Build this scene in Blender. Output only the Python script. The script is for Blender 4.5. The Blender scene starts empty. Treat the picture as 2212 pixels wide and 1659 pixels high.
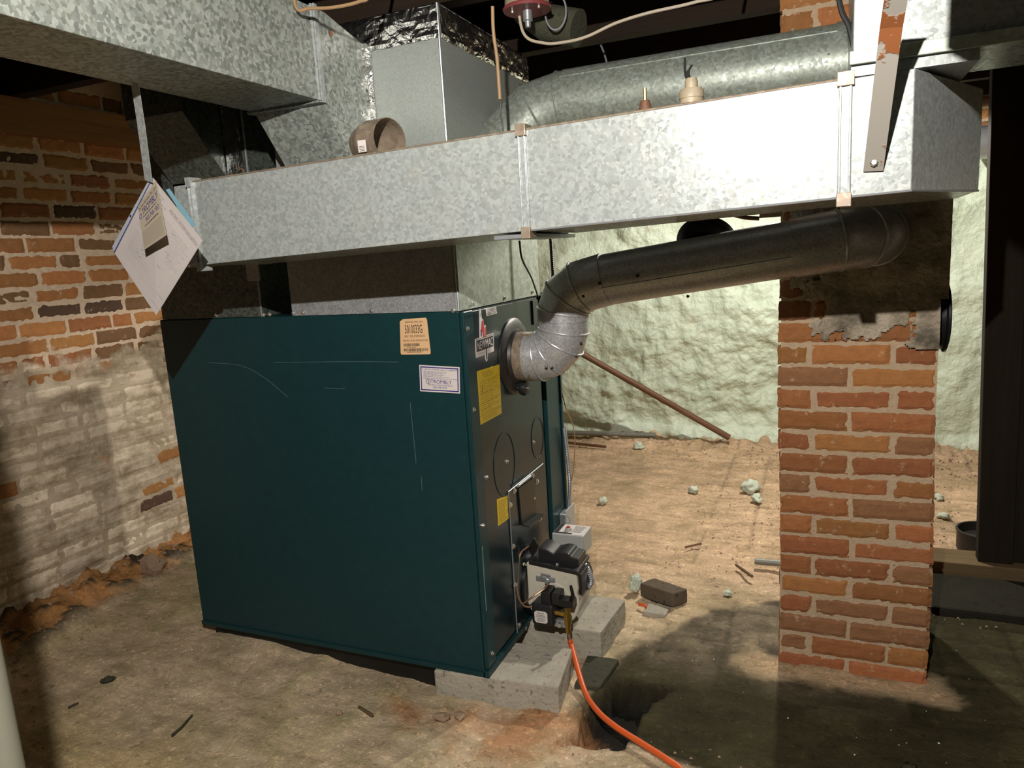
import bpy, math, random
from mathutils import Vector, Matrix, noise
random.seed(7)
PI=math.pi
scn=bpy.context.scene
COL=scn.collection
# ---------------------------------------------------------------- camera
CX,CY,CH=0.9443,-1.8472,1.3613
YAW,PIT,ROL,F=-0.4069,0.1749,-0.0609,1570.03
fw=Vector((math.sin(YAW)*math.cos(PIT),math.cos(YAW)*math.cos(PIT),-math.sin(PIT)))
_r=Vector((math.cos(YAW),-math.sin(YAW),0)); _u=_r.cross(fw)
RT=_r*math.cos(ROL)+_u*math.sin(ROL); UP=_u*math.cos(ROL)-_r*math.sin(ROL)
EYE=Vector((CX,CY,CH))
cam=bpy.data.cameras.new('camera'); co=bpy.data.objects.new('camera',cam); COL.objects.link(co)
cam.sensor_width=36; cam.lens=F/2212*36; cam.clip_start=.01
M=Matrix((RT,UP,-fw)).transposed().to_4x4(); M.translation=EYE; co.matrix_world=M
scn.camera=co
def at(px,py,ax,val):
    "measured point of the place: sight line through a photo pixel met with a real plane"
    d=fw*F+RT*(px-1106)-UP*(py-829.5); i='xyz'.index(ax)
    return EYE+d*((val-EYE[i])/d[i])
# ---------------------------------------------------------------- materials
MATS={}
class N:
    def __init__(s,name,**kw):
        s.m=bpy.data.materials.new(name); s.m.use_nodes=True; s.t=s.m.node_tree; s.n=s.t.nodes; s.l=s.t.links
        s.b=s.n['Principled BSDF']
        for k,v in kw.items(): s.set(k,v)
        s.tc=s.n.new('ShaderNodeTexCoord'); s.co=s.tc.outputs['Object']
    def set(s,k,v):
        i=s.b.inputs[k]
        if hasattr(v,'is_linked'): s.l.new(v,i)
        else: i.default_value=(*v,1) if isinstance(v,tuple) and len(v)==3 else v
    def noise(s,scale,detail=4,rough=.55,vec=None,dist=0,out='Fac'):
        n=s.n.new('ShaderNodeTexNoise'); n.inputs['Scale'].default_value=scale; n.inputs['Detail'].default_value=detail
        n.inputs['Roughness'].default_value=rough; n.inputs['Distortion'].default_value=dist
        s.l.new(vec or s.co,n.inputs['Vector']); return n.outputs[out]
    def vor(s,scale,vec=None,out='Color',feat='F1'):
        n=s.n.new('ShaderNodeTexVoronoi'); n.feature=feat; n.inputs['Scale'].default_value=scale
        s.l.new(vec or s.co,n.inputs['Vector']); return n.outputs[out]
    def ramp(s,fac,*stops):
        n=s.n.new('ShaderNodeValToRGB'); e=n.color_ramp.elements
        while len(e)<len(stops): e.new(.5)
        for el,(p,c) in zip(e,stops):
            el.position=p; el.color=(*c,1) if isinstance(c,tuple) else (c,c,c,1)
        s.l.new(fac,n.inputs[0]); return n.outputs[0]
    def mix(s,f,a,b,mode='MIX'):
        n=s.n.new('ShaderNodeMix'); n.data_type='RGBA'; n.blend_type=mode
        for i,v in ((0,f),(6,a),(7,b)):
            if hasattr(v,'is_linked'): s.l.new(v,n.inputs[i])
            else: n.inputs[i].default_value=(*v,1) if isinstance(v,tuple) else v
        return n.outputs[2]
    def math(s,op,a,b=0,c=0):
        n=s.n.new('ShaderNodeMath'); n.operation=op
        for i,v in enumerate((a,b,c)):
            if hasattr(v,'is_linked'): s.l.new(v,n.inputs[i])
            else: n.inputs[i].default_value=v
        return n.outputs[0]
    def bump(s,h,strength=.3,dist=.01):
        n=s.n.new('ShaderNodeBump'); n.inputs['Strength'].default_value=strength; n.inputs['Distance'].default_value=dist
        s.l.new(h,n.inputs['Height']); s.l.new(n.outputs[0],s.b.inputs['Normal'])
    def warp(s,scale,amt):
        c=s.noise(scale,2,out='Color'); n=s.n.new('ShaderNodeVectorMath'); n.operation='MULTIPLY_ADD'
        s.l.new(c,n.inputs[0]); n.inputs[1].default_value=(amt,)*3; s.l.new(s.co,n.inputs[2]); return n.outputs[0]
    def attr(s,name,out='Color'):
        n=s.n.new('ShaderNodeAttribute'); n.attribute_name=name; return n.outputs[out]
    def z(s):
        n=s.n.new('ShaderNodeSeparateXYZ'); g=s.n.new('ShaderNodeNewGeometry'); s.l.new(g.outputs['Position'],n.inputs[0]); return n.outputs[2]
def plain(name,c,rough=.6,metal=0,bump=0,bs=60,var=.15,**kw):
    m=N(name,Roughness=rough,Metallic=metal,**kw)
    n=m.noise(bs,4); m.set('Base Color',m.mix(n,tuple(x*(1-var) for x in c),tuple(min(1,x*(1+var)) for x in c)))
    if bump: m.bump(m.noise(bs*2,5),bump,.004)
    return m.m
def galv(name,dark,light,scale=95,metal=.65,r0=.36,r1=.56,grime=0,gcol=(.12,.10,.07),blotch=.3,bump=.12,warm=None):
    m=N(name,Metallic=metal)
    v=m.warp(70,.012); a=m.n.new('ShaderNodeSeparateColor'); m.l.new(m.vor(scale,v),a.inputs[0])
    c=m.ramp(a.outputs[0],(0,dark),(.45,tuple((x*.55+y*.45) for x,y in zip(dark,light))),(1,light))
    big=m.noise(5,3); c=m.mix(m.math('MULTIPLY',big,blotch),c,tuple(x*.8 for x in dark))
    if warm: c=m.mix(m.ramp(m.noise(9,5,.7),(.5,0.),(.66,1.)),c,warm)
    if grime:
        g=m.ramp(m.noise(22,6,.7),(.5-grime*.1,0.),(.72,1.)); c=m.mix(m.math('MULTIPLY',g,grime),c,gcol)
    m.set('Base Color',c)
    m.set('Roughness',m.math('MULTIPLY_ADD',a.outputs[1],r1-r0,r0))
    m.bump(m.math('ADD',m.math('MULTIPLY',a.outputs[2],.5),m.noise(3,2)),bump,.006)
    return m.m
G_MAIN=galv('galvanised_main',(.26,.285,.277),(.40,.43,.415),150,.16,.22,.36,.12,(.46,.38,.28))
G_TRUNK=galv('galvanised_trunk',(.17,.19,.17),(.46,.50,.45),125,.28,.38,.55,.2,(.25,.21,.14))
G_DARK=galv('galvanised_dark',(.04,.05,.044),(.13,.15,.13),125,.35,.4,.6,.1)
G_PLEN=galv('galvanised_plenum',(.34,.37,.35),(.43,.465,.43),300,.35,.30,.40,0,(.25,.25,.2))
G_SPOT=galv('galvanised_spotted',(.25,.26,.27),(.40,.41,.42),200,.3,.35,.5,.35,(.16,.15,.12))
G_OLD=galv('galvanised_dull',(.36,.41,.34),(.56,.62,.53),90,.15,.36,.52,.7,(.14,.17,.11))
G_ROUND=galv('galvanised_round',(.19,.22,.19),(.36,.40,.35),130,.35,.38,.52,.6,(.20,.20,.15))
G_FLUE=galv('flue_steel',(.34,.345,.35),(.58,.585,.59),300,.4,.30,.42,.35,(.22,.20,.18))
G_BROWN=galv('tarnished_steel',(.22,.17,.125),(.36,.29,.21),80,.3,.35,.5,.3,(.2,.15,.1))
def foilmat():
    m=N('foil_tape',Metallic=1.0,Roughness=.24); m.set('Base Color',(.85,.84,.82))
    m.bump(m.math('ADD',m.noise(16,3,.5,dist=1.2),m.noise(5,2)),.6,.02); return m.m
FOIL=foilmat()
GREEN=plain('green_enamel',(.009,.036,.040),.34,0,.02,30,.2)
def greenp():
    m=N('green_panel',Roughness=.22); m.set('Base Color',m.mix(m.noise(14,5,.7),(.003,.012,.016),(.008,.020,.024))); m.set('Roughness',m.math('MULTIPLY_ADD',m.noise(8,4),.25,.13)); m.bump(m.noise(3,1),.15,.01); return m.m
GPANEL=greenp()
BLACK=plain('black_plastic',(.012,.012,.013),.4); BLACKM=plain('black_steel',(.02,.02,.02),.35,.5,.05)
GREEN.node_tree.nodes['Principled BSDF'].inputs['Specular IOR Level'].default_value=.22
GPANEL.node_tree.nodes['Principled BSDF'].inputs['Specular IOR Level'].default_value=.38
SOOT=plain('dark_iron',(.035,.032,.03),.45,.5,.1)
CREAM=plain('cream_enamel',(.52,.49,.40),.45,0,.03,40,.08)
WHITEP=plain('white_label',(.62,.57,.54),.6,0,0,30,.04)
PAPER=plain('paper',(.46,.42,.40),.8,0,0,14,.07); CARD=plain('manila_card',(.42,.36,.27),.8,0,0,20,.05)
BLUEP=plain('blue_paper',(.17,.33,.40),.7); PLAST=plain('plastic_sleeve',(.36,.39,.42),.2)
INK=plain('ink_black',(.01,.01,.012),.6,0,0,10,0); INKB=plain('ink_blue',(.03,.02,.20),.5,0,0,10,0); INKG=plain('ink_grey',(.28,.26,.28),.7,0,0,10,0)
INKY=plain('ink_on_yellow',(.30,.20,.02),.7,0,0,10,0)
YEL=plain('yellow_label',(.58,.40,.015),.4,0,0,30,.05); ORAL=plain('tan_label',(.66,.42,.22),.6,0,0,30,.08)
REDL=plain('red_print',(.45,.02,.03),.4); REDP=plain('red_paint',(.20,.035,.035),.5,0,.1)
BOLT=plain('bolt_steel',(.75,.73,.68),.25,.9); STEEL=plain('bracket_steel',(.42,.44,.46),.35,.7,.05)
BRASS=plain('brass',(.55,.34,.08),.3,.9); COPPER=plain('copper',(.34,.20,.12),.4,.7)
HOSE=plain('orange_hose',(.62,.10,.02),.38,0,0,30,.1)
GREYB=plain('grey_box',(.42,.43,.41),.5,.2,.05,30,.1)
def concrete(name,c,bump=.5,shade_tone=0):
    m=N(name,Roughness=.9); m.b.inputs['Specular IOR Level'].default_value=.15; n=m.noise(12,6,.65); c2=m.mix(n,tuple(x*.6 for x in c),tuple(min(1,x*1.25) for x in c))
    c2=m.mix(m.ramp(m.noise(60,4),(.6,0.),(.7,1.)),c2,tuple(x*.45 for x in c)); m.set('Base Color',c2)
    m.bump(m.math('ADD',m.noise(90,5),m.noise(14,4)),bump,.008); return m.m
CONC=concrete('concrete_block',(.40,.37,.30)); CONCD=concrete('damp_concrete',(.12,.12,.075))
BRK=concrete('loose_brick',(.13,.10,.07),.6); STONE=concrete('broken_stone',(.36,.25,.17)); DKST=concrete('dark_stone',(.06,.06,.04))
FOAMC=concrete('foam_scrap',(.62,.68,.56),.6)
def wood(name,c,ax=0):
    m=N(name,Roughness=.85); m.b.inputs['Specular IOR Level'].default_value=.2; mp=m.n.new('ShaderNodeMapping'); s=[22,22,22]; s[ax]=1.5; mp.inputs['Scale'].default_value=s; m.l.new(m.co,mp.inputs[0])
    n=m.noise(1.6,6,.7,vec=mp.outputs[0]); m.set('Base Color',m.mix(n,tuple(x*.35 for x in c),tuple(x*1.5 for x in c))); m.bump(n,.4,.006); return m.m
WOODX=wood('joist_wood',(.022,.013,.008),0); WOODY=wood('sill_wood',(.30,.15,.055),1); WOODZ=wood('partition_wood',(.014,.010,.005),2)
WOODL=wood('floor_timber',(.13,.09,.045),0); RUST=plain('rusty_pipe',(.17,.085,.05),.6,.3,.4,80,.4); RUSTY=plain('rust',(.33,.12,.04),.8,0,.2,60,.3)
GREYPIPE=plain('grey_conduit',(.20,.20,.17),.5,.3,.2,40,.3)
CABLE=plain('brown_cable',(.32,.2,.1),.6); CABLEW=plain('pale_cable',(.42,.36,.27),.6); CABLEB=plain('black_cable',(.01,.01,.01),.5)
POSTW=plain('white_post',(.12,.115,.085),.6,0,.05,20,.1)
PORC=plain('stained_porcelain',(.34,.28,.19),.5,0,.1,60,.4)
def strapm():
    m=N('strap_paint',Roughness=.5,Metallic=.2); z=m.ramp(m.noise(9,5,.6),(.53,0.),(.55,1.)); m.set('Base Color',m.mix(z,(.34,.32,.28),(.26,.09,.03))); m.bump(z,.4,.003); return m.m
STRAP=strapm()
def brickmat(name,white):
    m=N(name,Roughness=.9); c=m.attr('bc'); c=m.mix(m.noise(40,5,.7),m.mix(1.0,c,(.62,.58,.55),'MULTIPLY'),m.mix(1.0,c,(1.25,1.2,1.15),'MULTIPLY'))
    # lime residue
    lime=m.ramp(m.noise(26,6,.75),(.60,0.),(.70,1.)); c=m.mix(m.math('MULTIPLY',lime,.75),c,(.56,.41,.27))
    if white:
        z=m.z(); f=m.math('SUBTRACT',1.0,m.math('MULTIPLY',m.math('SUBTRACT',z,1.0),14))
        f=m.math('ADD',f,m.math('MULTIPLY_ADD',m.noise(9,5,.6),5.0,-2.6)); cl=m.n.new('ShaderNodeClamp'); m.l.new(f,cl.inputs[0])
        mp=m.n.new('ShaderNodeMapping'); mp.inputs['Scale'].default_value=(1,3,16); m.l.new(m.co,mp.inputs[0])
        w=m.mix(m.ramp(m.math('ADD',m.math('MULTIPLY',m.noise(13,7,.75),.5),m.math('MULTIPLY',m.noise(1.3,5,.6,vec=mp.outputs[0]),.5)),(.40,0.),(.58,1.)),(.38,.30,.20),(.88,.76,.60))
        w=m.mix(m.math('MULTIPLY',m.attr('mj','Fac'),.45),w,(.28,.21,.13))
        w=m.mix(1.0,w,m.mix(m.attr('bv','Fac'),(.72,.70,.68),(1.12,1.1,1.08)),'MULTIPLY'); miss=m.ramp(m.noise(8,7,.75),(.30,.0),(.38,1.))
        c=m.mix(m.math('MULTIPLY',cl.outputs[0],m.math('MULTIPLY',miss,m.attr('ww','Fac'))),c,w)
    m.set('Base Color',c); m.bump(m.math('ADD',m.noise(110,5,.7),m.noise(28,4)),.55,.006); return m.m
BRICKW=brickmat('wall_brick',True); BRICKC=brickmat('chimney_brick',False)
def mortar():
    m=N('mortar',Roughness=.95); c=m.mix(m.noise(60,5,.7),(.36,.26,.165),(.66,.49,.32)); m.set('Base Color',c); m.bump(m.noise(150,5,.7),.9,.006); return m.m
MORT=mortar()
def stucco():
    m=N('stucco',Roughness=.9); n=m.noise(9,6,.65); c=m.ramp(n,(.32,(.10,.085,.06)),(.48,(.30,.25,.18)),(.62,(.50,.43,.33))); m.set('Base Color',c); m.bump(m.math('ADD',m.noise(14,6,.7),m.noise(80,4)),.9,.012); return m.m
STUC=stucco()
def foamwall():
    m=N('spray_foam',Roughness=.55); n=m.noise(3,4); c=m.mix(n,(.54,.64,.50),(.68,.76,.62)); c=m.mix(m.ramp(m.noise(6,6,.7),(.62,0.),(.74,.5)),c,(.62,.52,.38)); m.set('Base Color',c)
    m.bump(m.math('ADD',m.noise(22,3,.5,dist=1.0),m.math('MULTIPLY',m.noise(60,3),.4)),.55,.02); return m.m
FOAMW=foamwall()
def floormat():
    m=N('basement_dirt',Roughness=.9); m.b.inputs['Specular IOR Level'].default_value=.15; c=m.attr('bc')
    mp=m.n.new('ShaderNodeMapping'); mp.inputs['Scale'].default_value=(3,11,5); mp.inputs['Rotation'].default_value=(0,0,.25); m.l.new(m.co,mp.inputs[0])
    c=m.mix(m.ramp(m.noise(1.6,8,.72,vec=mp.outputs[0]),(.28,0.),(.70,1.)),m.mix(1.0,c,(.66,.64,.60),'MULTIPLY'),m.mix(1.0,c,(1.22,1.2,1.18),'MULTIPLY'))
    c=m.mix(m.ramp(m.noise(4,8,.75),(.34,0.),(.66,1.)),m.mix(1.0,c,(.66,.68,.58),'MULTIPLY'),m.mix(1.0,c,(1.2,1.15,1.12),'MULTIPLY'))
    c=m.mix(m.ramp(m.noise(55,5,.8),(.53,0.),(.64,.8)),c,m.mix(1.0,c,(1.7,1.65,1.6),'MULTIPLY'))
    c=m.mix(m.ramp(m.noise(32,6,.8),(.54,0.),(.66,.8)),c,m.mix(1.0,c,(.38,.37,.35),'MULTIPLY'))
    m.set('Base Color',c); m.bump(m.math('ADD',m.noise(30,7,.7),m.math('MULTIPLY',m.noise(160,3),.5)),.6,.012); return m.m
FLOORM=floormat()
# ---------------------------------------------------------------- mesh builder
OFF={}
class MB:
    def __init__(s): s.v=[]; s.f=[]
    def add(s,vs,fs):
        b=len(s.v); s.v+=[Vector(v) for v in vs]; s.f+=[tuple(b+i for i in f) for f in fs]; return s
    def box(s,x0,x1,y0,y1,z0,z1):
        return s.add([(x0,y0,z0),(x1,y0,z0),(x1,y1,z0),(x0,y1,z0),(x0,y0,z1),(x1,y0,z1),(x1,y1,z1),(x0,y1,z1)],
            [(0,3,2,1),(4,5,6,7),(0,1,5,4),(1,2,6,5),(2,3,7,6),(3,0,4,7)])
    def prism(s,poly,vec):
        n=len(poly); vec=Vector(vec); a=[Vector(p) for p in poly]
        nn=(a[1]-a[0]).cross(a[2]-a[0])
        if nn.dot(vec)<0: a=a[::-1]
        return s.add(a+[p+vec for p in a],[tuple(range(n))[::-1],tuple(range(n,2*n))]+[(i,(i+1)%n,n+(i+1)%n,n+i) for i in range(n)])
    def loft(s,a,b):
        n=len(a); return s.add(list(a)+list(b),[tuple(range(n))[::-1],tuple(range(n,2*n))]+[(i,(i+1)%n,n+(i+1)%n,n+i) for i in range(n)])
    def tube(s,pts,r,n=16,cap=True,r1=None):
        pts=[Vector(p) for p in pts]; d=(pts[1]-pts[0]).normalized(); a=d.orthogonal().normalized(); b=d.cross(a)
        m=len(pts); rings=[]
        ring=[pts[0]+(a*math.cos(2*PI*i/n)+b*math.sin(2*PI*i/n))*r for i in range(n)]; rings.append(ring)
        for k in range(1,m):
            dk=(pts[k]-pts[k-1]).normalized(); nx=(pts[k+1]-pts[k]).normalized() if k<m-1 else dk
            pn=(dk+nx).normalized(); out=[]
            for v in ring:
                t=(pts[k]-v).dot(pn)/max(.15,dk.dot(pn)); out.append(v+dk*t)
            if r1 is not None:
                q=(r+(r1-r)*k/(m-1))/(r+(r1-r)*(k-1)/(m-1)); out=[pts[k]+(v-pts[k])*q for v in out]
            ring=out; rings.append(ring)
        base=len(s.v)
        for rg in rings: s.v+=rg
        for k in range(m-1):
            for i in range(n): j=(i+1)%n; s.f.append((base+k*n+i,base+k*n+j,base+(k+1)*n+j,base+(k+1)*n+i))
        if cap: s.f.append(tuple(base+i for i in range(n))[::-1]); s.f.append(tuple(base+(m-1)*n+i for i in range(n)))
        s.rings=rings; return s
    def loop(s,pts,r,n=8):
        m=len(pts); c=sum(pts,Vector())/m; base=len(s.v)
        for k in range(m):
            t=(pts[(k+1)%m]-pts[k-1]).normalized(); o=(pts[k]-c).normalized(); u=t.cross(o).normalized()
            for i in range(n): a=2*PI*i/n; s.v.append(pts[k]+(o*math.cos(a)+u*math.sin(a))*r)
        for k in range(m):
            for i in range(n): j=(i+1)%n; k2=(k+1)%m; s.f.append((base+k*n+i,base+k2*n+i,base+k2*n+j,base+k*n+j))
        return s
    def cyl(s,c,axis,r,h,n=24,r2=None):
        c=Vector(c); return s.tube([c,c+Vector(axis).normalized()*h],r,n,True,r2)
    def lathe(s,c,axis,prof,n=32):
        "prof: list of (radius, height)"
        c=Vector(c); d=Vector(axis).normalized(); a=d.orthogonal().normalized(); b=d.cross(a); base=len(s.v); m=len(prof)
        for r,h in prof:
            for i in range(n): t=2*PI*i/n; s.v.append(c+d*h+(a*math.cos(t)+b*math.sin(t))*r)
        for k in range(m-1):
            for i in range(n): j=(i+1)%n; s.f.append((base+k*n+i,base+k*n+j,base+(k+1)*n+j,base+(k+1)*n+i))
        return s
    def build(s,name,mat,parent=None,smooth=False,bev=0,seg=2,label=None):
        me=bpy.data.meshes.new(name); 
        if parent is not None: off=OFF[parent.name]
        else:
            xs=[v.x for v in s.v]; ys=[v.y for v in s.v]; zs=[v.z for v in s.v]; off=Vector(((min(xs)+max(xs))/2,(min(ys)+max(ys))/2,min(zs)))
        me.from_pydata([tuple(v-off) for v in s.v],[],s.f); me.materials.append(mat)
        o=bpy.data.objects.new(name,me); COL.objects.link(o); OFF[o.name]=off
        if parent is not None: o.parent=parent
        else: o.location=off
        if smooth:
            for p in me.polygons: p.use_smooth=True
            es=o.modifiers.new('split','EDGE_SPLIT'); es.split_angle=math.radians(38)
        if bev:
            b=o.modifiers.new('bevel','BEVEL'); b.width=bev; b.segments=seg; b.limit_method='ANGLE'
        if label: o['label']=label
        return o
def tag(o,label,cat,group=None,kind=None):
    o['label']=label; o['category']=cat
    if group: o['group']=group
    if kind: o['kind']=kind
    return o
def struct(o): o['kind']='structure'; return o
def empty(name,loc,label,cat,group=None):
    o=bpy.data.objects.new(name,None); COL.objects.link(o); o.location=loc; OFF[o.name]=Vector(loc); o.empty_display_size=.05
    return tag(o,label,cat,group)
def spline(pts,k=8):
    P=[Vector(p) for p in pts]; P=[P[0]*2-P[1]]+P+[P[-1]*2-P[-2]]; out=[]
    for i in range(1,len(P)-2):
        for j in range(k):
            t=j/k; a,b,c,d=P[i-1:i+3]
            out.append(.5*((2*b)+(c-a)*t+(2*a-5*b+4*c-d)*t*t+(3*b-a-3*c+d)*t**3))
    return out+[P[-2]]
def fbm(p,o=5,h=.6): return noise.fractal(Vector(p),h,2.0,o)
# ---------------------------------------------------------------- text on labels
FS={}
def textmesh(txt):
    if txt in FS: return FS[txt]
    c=bpy.data.curves.new('t','FONT'); c.body=txt; c.resolution_u=3
    o=bpy.data.objects.new('t',c); COL.objects.link(o); dg=bpy.context.evaluated_depsgraph_get(); me=bpy.data.meshes.new_from_object(o.evaluated_get(dg))
    vs=[v.co.copy() for v in me.vertices]; fs=[tuple(p.vertices) for p in me.polygons]
    bpy.data.objects.remove(o); bpy.data.meshes.remove(me); bpy.data.curves.remove(c)
    x0=min(v.x for v in vs); x1=max(v.x for v in vs); y0=min(v.y for v in vs); y1=max(v.y for v in vs)
    FS[txt]=([((v.x-x0)/(x1-x0),(v.y-y0)/(y1-y0)) for v in vs],fs); return FS[txt]
class Sheet:
    "thin plate on four corners TL TR BR BL, with print on it in 0..1 coordinates (u right, v down)"
    def __init__(s,cs,n,th=.0012): s.c=[Vector(c) for c in cs]; k=(s.c[2]-s.c[0]).cross(s.c[3]-s.c[1]).normalized(); s.n=k if k.dot(Vector(n))>0 else -k; s.th=th
    def p(s,u,v,h=0):
        a,b,c,d=s.c; return a*(1-u)*(1-v)+b*u*(1-v)+c*u*v+d*(1-u)*v+s.n*h
    def plate(s,name,mat,parent=None,poly=None,label=None):
        poly=poly or [(0,0),(1,0),(1,1),(0,1)]
        a=[s.p(u,v,0) for u,v in poly]; m=MB(); m.prism(a,s.n*s.th); return m.build(name,mat,parent,label=label)
    def rect(s,mb,u0,v0,u1,v1,h=None):
        h=h or s.th+.0004; mb.add([s.p(u0,v1,h),s.p(u1,v1,h),s.p(u1,v0,h),s.p(u0,v0,h)],[(0,1,2,3)])
    def text(s,mb,txt,u0,v0,u1,v1,h=None):
        h=h or s.th+.0005; vs,fs=textmesh(txt); mb.add([s.p(u0+(u1-u0)*x,v1+(v0-v1)*y,h) for x,y in vs],fs)
    def lines(s,mb,u0,u1,v0,v1,n,fill=.28,ragged=.3,words=True):
        for i in range(n):
            v=v0+(v1-v0)*(i+.5)/n; dv=(v1-v0)/n*fill/2; u=u0; e=u1-(u1-u0)*random.random()*ragged
            while u<e:
                w=(u1-u0)*random.uniform(.04,.14) if words else e-u
                s.rect(mb,u,v-dv,min(e,u+w),v+dv); u+=w+(u1-u0)*.018
# ================================================================ STRUCTURE
XL=-1.989; YB=3.3155; FURN_Z=.09
def dirt(x,y):
    "height and colour of the ground"
    n=fbm((x*2.2,y*2.2,1)); n2=fbm((x*9,y*9,4)); n3=fbm((x*1.1+5,y*1.1,9))
    z=-.012+.010*n+.004*n2
    z+=.045*max(0,min(1,(-.22-x)/.7))*max(0,min(1,(y+.45)/.4))*max(0,min(1,(1.2-y)/.4))
    back=min(1,max(0,(y-.55)/.6+.3*n)); base=Vector((.50,.41,.30)).lerp(Vector((.53,.39,.275)),back)
    base=base.lerp(Vector((.40,.31,.16)),min(1,max(0,(-.35-y)*1.3+n3*.8)))
    base*=1+.25*n3
    # greenish film on the flat floor
    g=max(0,min(1,(n2*.8+n*.6-.1+.5*max(0,1-abs(x+1.55)/.3)*(y>-.3))*1.2))*(1-back); base=base.lerp(Vector((.40,.36,.20)),g*.6)
    # dark soil right of the furnace, a shadow's arc painted into its colour
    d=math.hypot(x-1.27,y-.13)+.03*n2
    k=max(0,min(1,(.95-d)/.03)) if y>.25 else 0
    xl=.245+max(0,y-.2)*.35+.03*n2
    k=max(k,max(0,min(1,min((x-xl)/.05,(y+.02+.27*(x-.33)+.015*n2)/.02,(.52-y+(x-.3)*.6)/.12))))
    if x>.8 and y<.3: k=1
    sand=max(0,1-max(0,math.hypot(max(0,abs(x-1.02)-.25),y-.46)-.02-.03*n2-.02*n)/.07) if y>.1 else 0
    shade_tone=Vector((.038,.034,.017))*(1+.9*max(0,n)); wl=Vector((.19,.16,.12))*(1+.5*n2)
    if x<1.2: shade_tone=shade_tone.lerp(wl,max(0,min(1,(y-.22)/.40+.2*n)))
    base=base.lerp(shade_tone,k*(1-.85*min(1,sand)))
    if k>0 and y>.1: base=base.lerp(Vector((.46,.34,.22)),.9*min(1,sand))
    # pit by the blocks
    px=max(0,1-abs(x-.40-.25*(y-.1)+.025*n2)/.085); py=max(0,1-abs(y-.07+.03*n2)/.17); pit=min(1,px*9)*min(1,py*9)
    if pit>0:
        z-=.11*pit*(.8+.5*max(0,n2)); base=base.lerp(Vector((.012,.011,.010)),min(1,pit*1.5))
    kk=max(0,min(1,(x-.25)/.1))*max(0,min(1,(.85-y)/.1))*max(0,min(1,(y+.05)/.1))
    # bank of rubble under the brick wall
    b=max(0,1-(x-XL)/(.20+.08*n+.10*max(0,.6-abs(y-.1))))
    if b>0:
        z+=.07*b*(1+.8*n2); c=Vector((.46,.24,.10)) if n3+n2*.9+n*.5<.12 else Vector((.07,.055,.04)); base=base.lerp(c,min(1,b*2.2))
    c=max(0,1-(YB-y)/(.30+.1*n))
    if c>0 and x>-1.5:
        z+=.05*c*(1+1.2*n2); base=base.lerp(Vector((.48,.37,.27)),.5*c)
    # brick dust in front of the near block and round the corner stones
    for (ax,ay,r) in ((.12,-.12,.16),(-.20,-.13,.07),(.26,-.02,.09)):
        q=max(0,1-math.hypot((x-ax)/1.6,y-ay)/r+.5*n2)
        if q>0: base=base.lerp(Vector((.42,.21,.10)),min(.8,q))
    # joints of the old brick paving
    for (s,t,p) in ((x,.22,.1),(y,.115,.05)):
        if y>.25 and x>.15:
            e=abs(((s+.01*n)/t)%1-.5)
            if e>.475 and n>-.15: z-=.006; base*=.72
    return z,base
def grid(name,mat,us,vs,fn):
    V=[];C=[]
    for v in vs:
        for u in us:
            p,c=fn(u,v); V.append(p); C.append((c[0],c[1],c[2],1))
    nu=len(us); Fc=[(j*nu+i,j*nu+i+1,(j+1)*nu+i+1,(j+1)*nu+i) for j in range(len(vs)-1) for i in range(nu-1)]
    me=bpy.data.meshes.new(name); me.from_pydata(V,[],Fc); me.materials.append(mat)
    ca=me.color_attributes.new('bc','FLOAT_COLOR','POINT'); ca.data.foreach_set('color',[x for c in C for x in c])
    for p in me.polygons: p.use_smooth=True
    o=bpy.data.objects.new(name,me); COL.objects.link(o); return struct(o)
fr=lambda a,b,n:[a+(b-a)*i/n for i in range(n+1)]
def ff(x,y): z,c=dirt(x,y); return (x,y,z),c
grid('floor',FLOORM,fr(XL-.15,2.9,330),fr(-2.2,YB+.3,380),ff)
# foam sprayed back wall
def fwall(x,z):
    p=Vector((x,0,z)); big=noise.fractal(p*1.6,.8,2,4); d=noise.voronoi(p*Vector((7,7,5)).x*1.0+Vector((0,3,0))*0+Vector((big,0,big))*.6,distance_metric='DISTANCE',exponent=2)[0]
    lump=math.sqrt(max(0,d[0]))*.0+ (1-min(1,d[0]*1.5))*.05
    area=max(0,min(1,.55+noise.fractal(p*1.1+Vector((9,2,1)),.8,2,3)*1.5))
    rid=noise.ridged_multi_fractal(Vector((x*3,1,z*4)),.9,2.1,4,1,2)*.018
    w=noise.fractal(Vector((x*9,5,z*9)),.6,2,4)*.018
    y=YB-.05-big*.05-area*(lump*.55+rid*.6+w*.7)-w*.25
    # the sprayed foam stops ragged over the ground
    if z<.10: y-=.03*math.sin(PI*max(0,min(1,(z+.05)/.15)))
    return (x,y,z),(1,1,1)
grid('wall_back',FOAMW,fr(XL-.1,3.0,520),fr(-.05,1.93,220),fwall)
MJ=(.72,.58,.44)
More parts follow.
